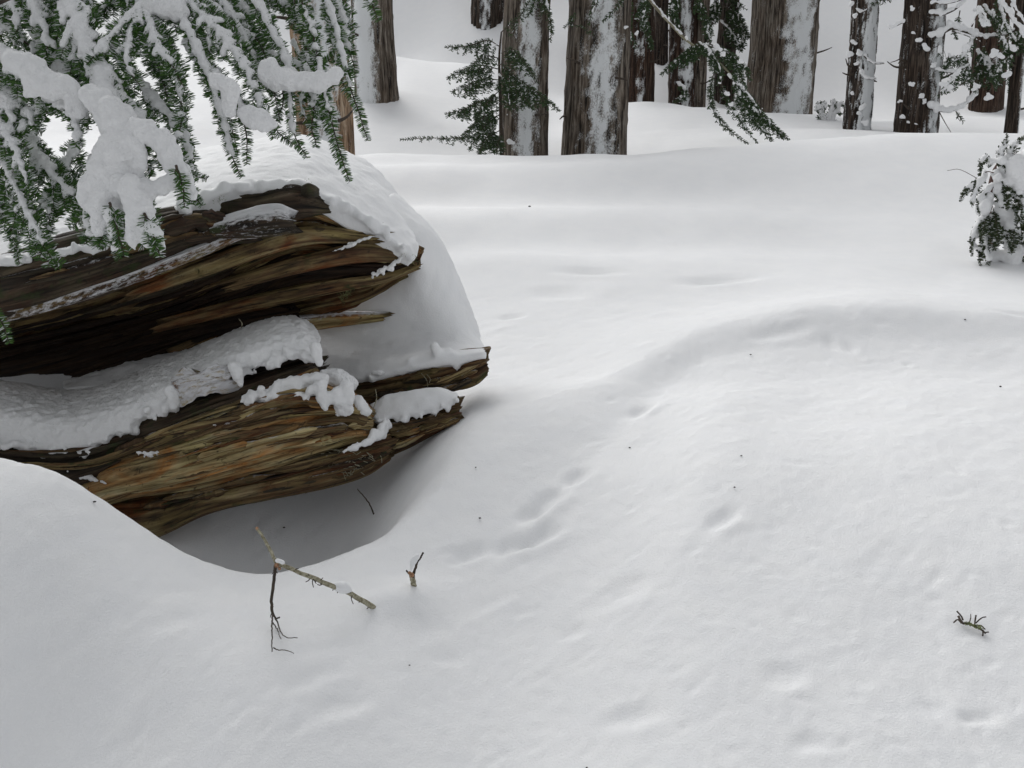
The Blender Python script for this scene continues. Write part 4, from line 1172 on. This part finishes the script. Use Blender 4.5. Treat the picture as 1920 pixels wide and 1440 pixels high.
T['strip_a'] = tree(944, 1030, 289, 12.2, MB_BROWN, 'grey brown trunk with white snow stripe behind the green hemlock sapling', snowstripe(deg(-86), .50, .06, speck=.45), 204, 4.5, flare=.0, ridge=.028)
T['strip_b'] = tree(1060, 1174, 290, 12.3, MB_BROWN, 'thickest near trunk with dark left side and broad snow stripe, left of the reddish trunk', snowstripe(deg(-86), .50, .05, speck=.45), 205, 4.5, flare=.10, ridge=.035)
T['red'] = tree(1166, 1222, 199, 17.0, MB_RED, 'dark reddish trunk standing just right of the thick striped trunk', snowstripe(deg(-90), .2, .12, speck=.5), 206, 5, flare=.14, ridge=.04, lean=-.01)
T['far_dark'] = tree(1226, 1250, 112, 19.2, MB_DARK, 'thin almost black trunk far back on the slope behind hanging foliage', None, 207, 5, flare=.1)
T['snowy'] = tree(1254, 1306, 206, 17.3, MB_RED, 'brown trunk with snow crusted foot behind the drooping hemlock bough', snowstripe(deg(-90), .3, .25, speck=.6), 208, 5, flare=.12)
T['thin_a'] = tree(1302, 1323, 207, 17.2, MB_BROWN, 'slim grey brown trunk touching the snow crusted trunk on its right', None, 209, 5, flare=.05)
T['thin_b'] = tree(1340, 1374, 216, 18.2, MB_DARK, 'slim dark trunk partly hidden behind green hemlock sprays', snowstripe(deg(-120), .1, .05, speck=.5), 210, 5, flare=.05)
T['big'] = tree(1399, 1519, 233, 17.2, MB_BROWN, 'widest rear trunk with rough bark and broad snow covered middle', snowstripe(deg(-74), .50, .12, speck=.5), 211, 5, flare=.03, ridge=.05)
T['speck'] = tree(1583, 1629, 242, 14.2, MB_DARK, 'narrow dark trunk blotched with snow and short snowy twigs', snowstripe(deg(-70), .6, .2, speck=.8), 212, 4.5, flare=.03, ridge=.03, lean=-.012)
T['branchy'] = tree(1678, 1751, 249, 13.8, MB_DARK, 'dark trunk with curved snow covered limbs reaching right', snowstripe(deg(-62), .42, .12, speck=.6), 213, 4.5, flare=.08, ridge=.03)
T['back_r'] = tree(1816, 1874, 218, 17.8, MB_RED, 'dark reddish trunk behind snowy branches near the right edge', snowstripe(deg(-90), .05, .02, speck=.4), 214, 5, flare=.03)
T['thin_r'] = tree(1884, 1904, 250, 13.5, MB_DARK, 'thin dark trunk right beside the right edge above the snow crest', snowstripe(deg(-30), .4, .0, speck=.3), 215, 4.5, flare=.05)

def limb(root, pts, Y, r_px, snow_px=0, mat=None, Y1=None, gap=1.0, seed=0, name='limb', vox=.012):
    pa = path3(pts, Y, Y1, 30)
    v, f = tube_q(pa, np.linspace(r_px, r_px*.45, 30)*M(Y), 6, .12, seed)
    b = mk(name, v, f, mat or MTWIG, root)
    if snow_px:
        n = int(30*gap)
        ps = pa[:n] + np.array((0, -.3, .8))*snow_px*M(Y)*.8
        rr = snow_px*M(Y)*(1+.35*fbm(np.arange(n)*.35, seed*1.3, 0, seed, 2))*np.linspace(1, .6, n)
        sn = snowmesh('snow', lchain(ps, rr, .45), vox, MCLUMP, root, smooth=2, amp=.006, freq=12, seed=seed)
        sn.parent = b
    return b
rb = T['branchy']
limb(rb, [(1738, 68), (1760, 66), (1785, 54), (1810, 60), (1850, 70), (1890, 62), (1930, 46), (1990, 30)], 13.5, 2.6, 6, seed=1)
limb(rb, [(1748, 205), (1775, 209), (1800, 203), (1815, 192), (1830, 176)], 13.5, 2.0, 6, seed=2)
limb(rb, [(1745, 26), (1765, 28), (1790, 18), (1808, 2), (1830, -20)], 13.5, 2.2, 5, seed=3)
limb(rb, [(1745, 6), (1775, 6), (1800, 0), (1815, -10)], 13.4, 2.0, 4, seed=4)
limb(rb, [(1755, 130), (1780, 136), (1800, 130), (1817, 122)], 13.5, 1.4, 3, seed=5)
limb(rb, [(1695, 40), (1680, 48), (1668, 54)], 13.5, 2.2, 4, seed=6)
limb(rb, [(1692, 108), (1680, 114), (1670, 117)], 13.5, 1.2, 0, seed=7)
limb(rb, [(1760, 208), (1772, 230), (1783, 248)], 13.5, 1.0, 0, seed=8)
limb(rb, [(1785, 58), (1810, 66), (1845, 82)], 13.4, 1.1, 2, seed=9)
limb(rb, [(1750, 90), (1762, 86), (1770, 96), (1775, 112)], 13.4, .7, 0, seed=10)
rs = T['speck']
limb(rs, [(1620, 105), (1632, 116), (1645, 120), (1658, 119)], 14.0, 1.3, 3, seed=11)
limb(rs, [(1612, 130), (1622, 145), (1632, 148), (1643, 148)], 14.0, 1.3, 3, seed=12)
limb(rs, [(1607, 18), (1615, 23), (1622, 20), (1626, 18)], 14.0, 1.3, 2.5, seed=13)
limb(rs, [(1590, 100), (1592, 108), (1598, 105)], 14.0, 1.0, 4, seed=14)
limb(T['big'], [(1513, 46), (1525, 28), (1540, -5), (1552, -30)], 17.0, 1.0, 0, seed=15)
# snow lodged on the trunks
def lodge(root, lst, Y, seed):
    R_ = np.random.RandomState(seed)
    for (a, b, r) in lst:
        pr = []
        r_ = r*.8
        for k in range(7):
            pr.append(ball(P(a+R_.uniform(-.75, .75)*r_, b+R_.uniform(-.7, .7)*r_, Y+R_.normal()*.01), r_*M(Y)*R_.uniform(.3, .75), (1.15, .8, .9)))
        snowmesh('snow_clump', pr, .011, MCLUMP, root, smooth=1, amp=.006, freq=14, seed=seed)
lodge(rb, [(1712, 15, 6), (1714, 62, 6), (1722, 76, 9), (1735, 88, 8), (1690, 190, 5), (1683, 192, 4), (1692, 220, 7), (1702, 228, 5), (1728, 180, 7), (1734, 190, 6), (1710, 158, 6), (1750, 122, 7), (1718, 232, 5), (1698, 130, 2), (1704, 130, 2)], 13.5, 31)
lodge(rs, [(1596, 8, 6), (1604, 30, 6), (1602, 80, 7), (1612, 98, 8), (1615, 135, 6), (1606, 120, 6), (1618, 200, 8), (1610, 210, 6), (1622, 232, 7), (1600, 175, 6)], 13.98, 32)
lodge(T['strip_a'], [(958, 268, 8), (950, 216, 4), (940, 228, 3)], 11.9, 33)
lodge(T['strip_b'], [(1174, 52, 6), (1193, 62, 6), (1206, 22, 4), (1205, 30, 3)], 12.0, 34)

# ---- hemlock sapling in front of the striped trunk
hx = P(938, 290, 11.8)
hem = empty('hemlock_sapling', (float(hx[0]), 11.8, gz(hx[0], 11.8)), 'green hemlock sapling with flat drooping sprays in front of the left striped trunk', 'sapling')
stp = path3([(942, 330), (940, 260), (938, 190), (936, 110), (940, 60)], 11.85, 11.8, 30)
v, f = tube_q(stp, np.linspace(.028, .008, 30), 7, .1, 2)
mk('trunk', v, f, MTWIG, hem)
mh = M(11.8)
HB = [ # points, side px, seed
 ([(938, 88), (915, 76), (885, 84), (858, 88), (833, 88)], 26, .7), ([(940, 60), (970, 35), (985, 15), (1000, -10)], 16, .7), ([(936, 130), (900, 122), (865, 132), (838, 146)], 34, .7),
 ([(936, 150), (905, 148), (875, 160), (846, 172)], 34, .7), ([(938, 185), (905, 188), (868, 205), (833, 214)], 38, .7), ([(938, 205), (910, 218), (885, 238), (862, 262)], 32, .7),
 ([(936, 120), (945, 125), (975, 150), (1010, 175), (1050, 208)], 40, .6), ([(938, 150), (965, 165), (985, 185), (1000, 205)], 34, .6), ([(940, 100), (960, 92), (985, 118), (1012, 160)], 26, .6),
 ([(938, 220), (905, 248), (860, 258), (800, 259), (750, 262)], 13, .9), ([(936, 245), (920, 255), (905, 272), (895, 292)], 26, .5), ([(938, 250), (935, 265), (930, 290)], 24, .5),
 ([(936, 170), (920, 185), (900, 208), (890, 232)], 30, .6), ([(938, 110), (915, 105), (895, 112), (880, 128)], 22, .6), ([(930, 240), (912, 258), (900, 285)], 24, .4),
 ([(936, 140), (950, 160), (955, 190), (958, 210)], 26, .5), ([(938, 215), (915, 226), (900, 250), (878, 280)], 26, .5)]
for i, (pts, side, fw) in enumerate(HB):
    s = Spray(300+i)
    s.branch(path3(pts, 11.8, 11.5-.1*(i % 3), 20), 1.0*mh, .5*mh, side*mh, 6.5*mh, 6.5*mh, 1.3*mh, 170, N=(.1, -.9, .35), droop=.75, fwd=fw, order=2, snow=.10, sr=2.4*mh, sub=9*mh, start=.08, nspread=.6)
    s.build(hem, voxel=.012, mneedle=MFROND)

# ---- drooping boughs of the hemlock standing behind (its trunk is the slim dark one)
def frond(root, pts, Y, side, sn_=.15, seed=0, dens=220, sp=5.0, order=2, Y1=None, leaf=4.6, droop=.7, fwd=.7, srp=3):
    mm = M(Y)
    s = Spray(seed)
    s.branch(path3(pts, Y, Y1, 22), 1.1*mm, .5*mm, side*mm, sp*1.35*mm, leaf*1.4*mm, 1.3*mm, dens*.7, N=(.15, -.9, .35), droop=droop, fwd=fwd, order=order, snow=sn_, sr=srp*mm, sub=9*mm, start=.06, nspread=.6)
    return s.build(root, voxel=.014, mneedle=MFROND)
hb = P(1345, 300, 14.6)
hem2 = empty('hemlock_bough', tuple(P(1300, 60, 12.6)), 'long hemlock bough with drooping dark green tips and snow lumps above the snow crest', 'branch')
limb(hem2, [(1190, -40), (1225, 8), (1262, 50), (1290, 78), (1340, 110), (1380, 150)], 12.6, 3.0, 3, seed=41, gap=.55, mat=MSTICK)
for k, (pts, side) in enumerate([([(1345, 90), (1310, 85), (1280, 105), (1240, 138)], 26), ([(1330, 78), (1300, 92), (1270, 112), (1250, 128)], 26), ([(1330, 82), (1370, 100), (1400, 130), (1405, 150)], 26),
        ([(1340, 130), (1332, 175), (1345, 215), (1375, 250), (1405, 272)], 13), ([(1350, 150), (1365, 190), (1388, 225), (1420, 270)], 14), ([(1365, 140), (1405, 180), (1430, 215), (1480, 262)], 30),
        ([(1375, 165), (1405, 195), (1440, 230), (1470, 262)], 28), ([(1385, 170), (1400, 210), (1435, 248), (1450, 266)], 24), ([(1355, 100), (1380, 120), (1395, 160), (1400, 190)], 26), ([(1310, 80), (1330, 95), (1350, 130), (1345, 160)], 22)]):
    frond(hem2, pts, 12.5, side, .22, 340+k, sp=4.2, dens=300)
lodge(hem2, [(1289, 72, 6), (1346, 90, 9), (1355, 102, 7), (1390, 116, 6), (1398, 120, 4), (1350, 155, 5), (1376, 156, 4), (1352, 145, 4), (1362, 175, 6), (1370, 195, 6), (1380, 212, 5), (1444, 256, 4), (1428, 204, 3)], 12.4, 42)
# foliage of the rear trees
for root, Y, lst in [(T['red'], 16.6, [([(1185, -20), (1175, 20), (1180, 60), (1195, 90)], 26), ([(1220, -20), (1205, 20), (1215, 60), (1222, 95)], 28), ([(1170, -15), (1168, 15), (1172, 40)], 16)]),
                     (T['strip_b'], 11.9, [([(1120, -25), (1118, 0), (1108, 30), (1102, 50)], 9), ([(1175, -20), (1162, 5), (1145, 25), (1130, 42)], 12), ([(1075, 20), (1070, 40), (1058, 52)], 10), ([(1075, 45), (1090, 52), (1112, 66)], 6)]),
                     (T['strip_a'], 11.9, [([(1020, -20), (1028, 20), (1034, 50), (1032, 80)], 14), ([(1008, -20), (1004, 0), (992, 25), (985, 35)], 12), ([(1015, -20), (1020, 10), (1012, 30)], 16)]),
                     (T['far_dark'], 22, [([(1238, -15), (1240, 25), (1230, 60), (1238, 90)], 20)]),
                     (T['snowy'], 17, [([(1270, -20), (1262, 20), (1275, 55)], 24), ([(1300, -15), (1320, 20), (1330, 60), (1325, 90)], 26), ([(1270, 155), (1285, 170), (1262, 195)], 18)]),
                     (T['thin_b'], 17.9, [([(1350, -10), (1335, 20), (1330, 50)], 26), ([(1355, 10), (1385, 30), (1395, 60), (1390, 95)], 28), ([(1352, 40), (1375, 65), (1388, 95)], 24), ([(1350, 10), (1330, 40), (1318, 70)], 22), ([(1358, -10), (1380, 5), (1400, 18)], 18)]),
                     (T['speck'], 14, [([(1672, -8), (1655, 0), (1640, 6), (1634, 10)], 9)])]:
    for k, (pts, side) in enumerate(lst):
        frond(root, pts, Y, side, .3, int(Y*100)+k*7+int(pts[0][0]), sp=4.5)
# snowy bush like boughs at the right edge
RB = [([(1870, -20), (1880, 30), (1900, 70), (1925, 100)], 22), ([(1830, 60), (1815, 90), (1800, 110), (1775, 120)], 22), ([(1850, 80), (1840, 110), (1835, 140), (1845, 165)], 26), ([(1890, 80), (1880, 110), (1870, 140), (1865, 165)], 28),
      ([(1910, 90), (1905, 120), (1895, 150), (1900, 175)], 24), ([(1940, 60), (1930, 100), (1915, 140)], 26), ([(1800, 130), (1785, 150), (1770, 170), (1760, 180)], 20), ([(1860, 20), (1875, 50), (1895, 60)], 20),
      ([(1800, 20), (1795, 45), (1790, 60), (1793, 75)], 9), ([(1760, 88), (1764, 100), (1766, 112)], 8), ([(1830, 20), (1850, 40), (1868, 50)], 18), ([(1780, 110), (1795, 108), (1812, 118), (1820, 140)], 20), ([(1800, 160), (1820, 150), (1830, 175)], 18), ([(1790, 205), (1800, 220), (1806, 230)], 7), ([(1830, 95), (1850, 110), (1870, 135)], 26), ([(1875, 60), (1890, 90), (1898, 115)], 26), ([(1815, 110), (1812, 135), (1820, 155)], 24), ([(1850, 120), (1862, 145), (1880, 160)], 26), ([(1915, 40), (1912, 70), (1905, 100)], 24), ([(1780, 100), (1775, 120), (1765, 145)], 20), ([(1845, 10), (1860, 30), (1880, 45)], 20)]
for k, (pts, side) in enumerate(RB):
    frond(T['branchy'], pts, 13.3 + .2*(k % 3), side*1.15, .4, 500+k, sp=4.5, srp=3.6)
lodge(T['branchy'], [(1838, 20, 8), (1850, 45, 10), (1842, 42, 8), (1865, 100, 10), (1875, 105, 8), (1900, 90, 8), (1888, 138, 10), (1812, 90, 10), (1832, 160, 8), (1828, 165, 6), (1770, 160, 9), (1782, 165, 7), (1855, 180, 9), (1896, 25, 6)], 13.1, 51)
for k, (pts, r, sn_) in enumerate([([(1868, -20), (1890, 25), (1915, 60), (1940, 110)], 2.6, 5), ([(1885, -20), (1905, 20), (1930, 60)], 2.6, 4), ([(1822, 50), (1832, 25), (1838, 15), (1850, 40)], 1.4, 3)]):
    limb(T['branchy'], pts, 13.0, r, sn_, seed=60+k)
# low bush beside the widest rear trunk
bb = P(1552, 225, 15.0)
bush = empty('snowy_bush', (float(bb[0]), 15.0, gz(bb[0], 15.0)), 'low snow dusted bush between the widest rear trunk and the blotched narrow trunk', 'bush')
R = random.Random(8)
for k in range(9):
    a = R.uniform(-1, 1)
    frond(bush, [(1550+a*10, 228), (1552+a*20, 200), (1555+a*26, 186+abs(a)*10), (1556+a*32, 196+abs(a)*14)], 15.0, 12, .6, 600+k, sp=6, order=1, srp=4)
lodge(bush, [(1535, 202, 8), (1545, 198, 8), (1570, 206, 8), (1558, 214, 8)], 15.0, 61)

# ------------------------------------------------------------ snow laden sapling at the right edge
sx = hit(1905, 500)
Ys = float(sx[1]) + .15
sap = empty('fir_sapling', (float(sx[0]), Ys, float(sx[2])), 'small fir sapling bowed under thick snow at the right edge of the snowfield', 'sapling')
ms = M(Ys)
v, f = tube_q(path3([(1870, 510), (1858, 420), (1858, 350), (1872, 310), (1905, 290), (1950, 310)], Ys, Ys, 30), np.linspace(.022, .012, 30), 7, .1, 4)
mk('trunk', v, f, MTWIG_RED, sap)
SB = [([(1866, 325), (1850, 322), (1838, 334), (1835, 336), (1800, 318), (1776, 320)], 0, 0, 0),
      ([(1838, 334), (1825, 345), (1812, 355), (1800, 378)], 12, .3, 5), ([(1845, 330), (1832, 350), (1825, 370), (1822, 388)], 14, .4, 6), ([(1860, 310), (1850, 295), (1840, 305), (1836, 330)], 12, .3, 6),
      ([(1870, 305), (1878, 280), (1886, 262), (1887, 250)], 12, .6, 7), ([(1890, 290), (1900, 275), (1912, 262), (1925, 255)], 14, .5, 7), ([(1858, 350), (1840, 370), (1835, 400)], 18, .5, 8),
      ([(1858, 380), (1835, 420), (1822, 450), (1822, 480)], 14, .8, 9), ([(1862, 400), (1850, 430), (1848, 460), (1855, 495)], 24, .4, 8), ([(1870, 380), (1880, 420), (1885, 450), (1890, 480)], 26, .4, 9),
      ([(1880, 360), (1900, 400), (1905, 440), (1920, 490)], 28, .5, 10), ([(1900, 340), (1920, 380), (1940, 440), (1950, 500)], 28, .5, 10), ([(1865, 330), (1875, 360), (1880, 390)], 20, .6, 9),
      ([(1890, 320), (1905, 350), (1915, 370)], 22, .7, 10), ([(1855, 440), (1840, 470), (1838, 500)], 14, .6, 8), ([(1858, 400), (1862, 430), (1865, 470)], 22, .1, 6), ([(1850, 395), (1845, 425), (1838, 455)], 22, .0, 6), ([(1862, 390), (1870, 430), (1872, 462)], 24, .0, 6), ([(1885, 330), (1890, 360), (1888, 395)], 18, .1, 6),
      ([(1905, 360), (1912, 395), (1908, 430)], 24, .1, 6), ([(1890, 400), (1900, 440), (1896, 475)], 24, .0, 6), ([(1865, 300), (1885, 310), (1900, 335)], 14, .2, 6), ([(1912, 400), (1922, 440), (1925, 470)], 24, .1, 6)]
for k, (pts, side, sn_, sr) in enumerate(SB):
    if side == 0:
        v, f = tube_q(path3(pts, Ys-.1, Ys-.1, 20), np.linspace(.0035, .0015, 20), 5); mk('bare_twig', v, f, MTWIG_RED, sap); continue
    s = Spray(700+k)
    s.branch(path3(pts, Ys-.08, Ys-(.28 if sn_ <= .1 else .15)-.05*(k % 3), 20), .8*ms, .4*ms, side*ms, 5*ms, 5.5*ms, 1.4*ms, 600, N=(-.1, -.85, .5), droop=.4, fwd=.8, order=1, snow=sn_, sr=sr*ms*.8, sub=9*ms)
    s.build(sap, voxel=.010, mneedle=MYEL)
pr = []
for (a, b, r) in [(1912, 312, 22), (1928, 340, 28), (1893, 340, 12), (1882, 318, 12), (1870, 335, 9), (1880, 375, 14), (1876, 395, 15), (1888, 410, 14), (1915, 400, 18), (1895, 435, 12), (1845, 385, 13), (1838, 396, 10), (1855, 372, 8),
                  (1848, 470, 13), (1870, 488, 13), (1880, 480, 10), (1900, 478, 20), (1926, 462, 26), (1893, 425, 14), (1862, 480, 13), (1828, 440, 8), (1824, 460, 7), (1864, 420, 7), (1878, 300, 8), (1890, 296, 10), (1930, 300, 20), (1860, 300, 7)]:
    for k in range(2):
        pr.append(ball(P(a+R.uniform(-.2, .2)*r, b+R.uniform(-.2, .2)*r, Ys-.1+R.uniform(-.06, .06)), r*ms, (1, 1, 1.2)))
snowmesh('snow_load', pr, .012, MCLUMP, sap, smooth=3, amp=.010, freq=14, seed=71)

# ------------------------------------------------------------ twigs on the snow
def sticks(root, segs, name, mat, seg=7):
    for pts, r0, r1 in segs:
        pa = catmull([P(*q) for q in pts], 18)
        pa[1:-1] += np.random.RandomState(len(pts)+int(r0*100)).normal(0, .0007, (16, 3))
        v, f = tube_q(pa, np.linspace(r0, r1, 18)*M(2.9), seg, .15, 5)
        mk(name, v, f, mat, root)
sY = float(STICK[1])
st = empty('forked_stick', tuple(STICK), 'pale forked stick poking out of the snow with thin twigs hanging down', 'stick')
sticks(st, [([(745, 1168, sY+.12), (705, 1142, sY-.02), (660, 1115, sY-.05), (620, 1098, sY-.07), (590, 1085, sY-.08), (545, 1066, sY-.1), (520, 1056, sY-.1)], 6.0, 4.0),
            ([(519, 1058, sY-.1), (505, 1028, sY-.1), (492, 1005, sY-.1), (481, 990, sY-.1)], 3.6, 2.8)], 'stem', MSTICK)
gy = min(sY-.24, float(on_snow(515, 1228)[1])-.05)
sticks(st, [([(517, 1058, sY-.1), (514, 1085, sY-.12), (509, 1130, sY-.15), (511, 1152, sY-.17)], 3.6, 2.8), ([(511, 1152, sY-.17), (510, 1180, (gy+sY-.17)/2), (510, 1222, gy)], 1.8, 1.0),
            ([(512, 1150, sY-.17), (519, 1165, sY-.18), (527, 1185, (gy+sY-.17)/2), (535, 1194, gy+.02), (558, 1196, gy+.02)], 1.7, .7), ([(512, 1168, sY-.18), (520, 1180, sY-.2), (527, 1198, gy+.02)], 1.3, .8),
            ([(513, 1214, gy), (520, 1218, gy), (535, 1219, gy), (551, 1225, gy)], 1.2, .6), ([(512, 1153, sY-.17), (518, 1160, sY-.18), (524, 1157, sY-.18)], 2.0, 1.4)], 'hanging_twig', MTWIG)
def spurs(root, pts, n, seed, l0, l1, r):
    R_ = np.random.RandomState(seed)
    pa = catmull([P(*q) for q in pts], 60)
    for k in range(n):
        i_ = R_.randint(4, 56); c = pa[i_]
        d = unit(np.array((R_.normal()*.6, -.5, R_.choice([-1., -1., .8])*R_.uniform(.5, 1))))
        l = R_.uniform(l0, l1)
        v, f = tube_q(catmull([c, c + d*l*.6, c + d*l + R_.normal(0, l*.25, 3)], 6), np.linspace(r, r*.6, 6), 5)
        mk('spur', v, f, MTWIG, root)
spurs(st, [(705, 1142, sY-.02), (660, 1115, sY-.05), (620, 1098, sY-.07), (590, 1085, sY-.08), (545, 1066, sY-.1)], 20, 3, .010, .022, .0019)
spurs(st, [(517, 1058, sY-.1), (514, 1085, sY-.12), (509, 1130, sY-.15), (511, 1152, sY-.17)], 10, 4, .006, .014, .0016)
v, f = tube_q(catmull([P(483, 993, sY-.1), P(481, 989, sY-.1)], 5), 3.2*M(2.9), 7); mk('broken_tip', v, f, MRAW, st)
v, f = join([ball(P(519, 1060, sY-.105), 5*M(2.9)), ball(P(524, 1066, sY-.105), 3.5*M(2.9))]); mk('knuckle', v, f, MRAW, st)
snowmesh('snow', chain(path3([(520, 1051), (532, 1055)], sY-.11, None, 8), 4.5*M(2.9), .5), .002, MSNOW, st, 2, .001, 60, 3)
snowmesh('snow', chain(path3([(615, 1095), (632, 1100), (646, 1102), (658, 1108)], sY-.06, None, 10), np.array([3, 5, 7, 9, 12, 13, 12, 9, 5, 3])*M(2.9), .4), .003, MSNOW, st, 2, .002, 50, 4)
stb = empty('snowy_stub', tuple(STUB), 'short upright broken twig with snow on its tip beside the forked stick', 'stick')
tY = float(STUB[1])
sticks(stb, [([(780, 1125, tY), (778, 1108, tY-.02), (774, 1088, tY-.03), (771, 1076, tY-.04)], 6.5, 5.5)], 'stem', MSTICK)
sticks(stb, [([(774, 1082, tY-.04), (778, 1068, tY-.04), (782, 1055, tY-.045), (785, 1050, tY-.045)], 3.4, 2.2), ([(772, 1080, tY-.04), (766, 1074, tY-.04), (762, 1069, tY-.04)], 2.6, 1.5), ([(786, 1050, tY-.045), (790, 1043, tY-.045), (793, 1036, tY-.045)], 1.5, 2.2),
             ([(784, 1118, tY-.03), (788, 1112, tY-.03)], 2, 1), ([(770, 1122, tY-.03), (763, 1126, tY-.03)], 2, 1)], 'spur', MTWIG)
v, f = join([ball(P(772, 1078, tY-.045), 5.5*M(2.9)), ball(P(768, 1074, tY-.045), 3.5*M(2.9))]); mk('broken_tip', v, f, MRAW, stb)
snowmesh('snow', chain(path3([(771, 1068), (774, 1054), (783, 1042)], tY-.05, None, 10), np.array([3, 4, 5, 6, 7, 8, 8, 7, 6, 4])*.95*M(2.9), .4), .002, MSNOW, stb, 2, .0015, 60, 5)
# thin twig standing in the pit
h0 = on_snow(702, 964)
tw = empty('thin_twig', tuple(h0), 'thin dark twig leaning in the shaded snow right under the log', 'twig')
sticks(tw, [([(702, 966, h0[1]), (695, 950, h0[1]-.02), (686, 935, h0[1]-.03), (670, 917, h0[1]-.04)], 2.4, 1.4)], 'stem', MTWIG)
# lichen sprig
h1 = on_snow(1820, 1186)
spg = empty('lichen_sprig', tuple(h1), 'small fallen sprig with pale lichen lying alone on the snow at lower right', 'sprig')
Yh = float(h1[1])
def pg(a, b, up):
    q = on_snow(a, b); return q + np.array((0, 0, up))
def gst(segs, name, mat):
    for pts, r0, r1 in segs:
        v, f = tube_q(catmull([pg(*q) for q in pts], 10), np.linspace(r0, r1, 10)*M(Yh), 6, .2, 6); mk(name, v, f, mat, spg)
gst([([(1795, 1172, .012), (1804, 1178, .010), (1815, 1182, .008), (1828, 1187, .006), (1840, 1190, .006), (1847, 1196, .004)], 2.6, 1.6)], 'stem', MTWIG)
gst([([(1804, 1176, .01), (1800, 1170, .014), (1792, 1166, .018)], 2.0, 1.6), ([(1802, 1178, .01), (1794, 1176, .012), (1787, 1178, .01)], 2, 1.4), ([(1816, 1182, .01), (1818, 1176, .016), (1818, 1170, .02)], 1.2, .8),
     ([(1828, 1180, .012), (1838, 1177, .016), (1847, 1174, .02)], 1.5, 1.2), ([(1826, 1184, .01), (1827, 1176, .014), (1828, 1172, .016)], 1.4, 1.8), ([(1842, 1192, .006), (1842, 1198, .004), (1841, 1199, .004)], 1.6, 1.4), ([(1845, 1194, .006), (1850, 1193, .008), (1853, 1193, .008)], 1.4, 1.4),
     ([(1832, 1187, .008), (1838, 1184, .01), (1846, 1192, .008)], 1.6, 1.2)], 'side_twig', MTWIG)
R = np.random.RandomState(4)
pr = [tube_q(catmull([pg(1810+t*26 + R.normal()*3, 1181+t*7+R.normal()*1.5, .010) + R.normal(0, .002, 3) for _ in range(4)], 8), .0011, 4) for t in R.rand(18)]
v, f = join(pr); mk('lichen', v, f, MMOSS, spg)
# dark flecks of bark on the snow
FL = [(993, 395, 4, 'tiny dark bark fleck on the upper snowfield below the striped trunks'), (1407, 672, 3, 'tiny dark fleck below the curved snow lip'), (1390, 856, 3.2, 'upper of two dark flecks on the right hand slope'),
      (1377, 917, 4, 'lower of two dark flecks on the right hand slope'), (1181, 837, 3, 'dark speck on the shaded middle slope'), (900, 976, 4, 'dark speck just right of the hollow rim'), (178, 949, 5, 'dark bark chip on the left snow mound beside the log'),
      (1875, 731, 4, 'small dark chip near the right edge of the slope'), (1100, 1437, 4, 'dark speck at the very bottom of the foreground snow'), (768, 1253, 3, 'tiny speck below the snowy stub'), (1809, 606, 3, 'tiny speck on the snow near the right curved lip'), (533, 997, 4, 'small dark speck in the shaded hollow right of the stick tip'),
      (892, 877, 3, 'narrow dark fleck where the hollow rim fades out')]
for i, (a, b, r, lab) in enumerate(FL):
    c = on_snow(a, b, .001)
    R = np.random.RandomState(i)
    v = _sv*np.array((1, .8, .45))*(1+.25*R.normal(size=(len(_sv), 1)))*r*.62*M(c[1]) + c + np.array((0, 0, .001))
    tag(mk('bark_fleck', v, _sf, MFLAKE, None, False), lab, 'bark fleck', 'dark flecks scattered on the snow')
tris = sum(len(o.data.polygons) for o in bpy.data.objects if o.type == 'MESH')
print('faces', tris)
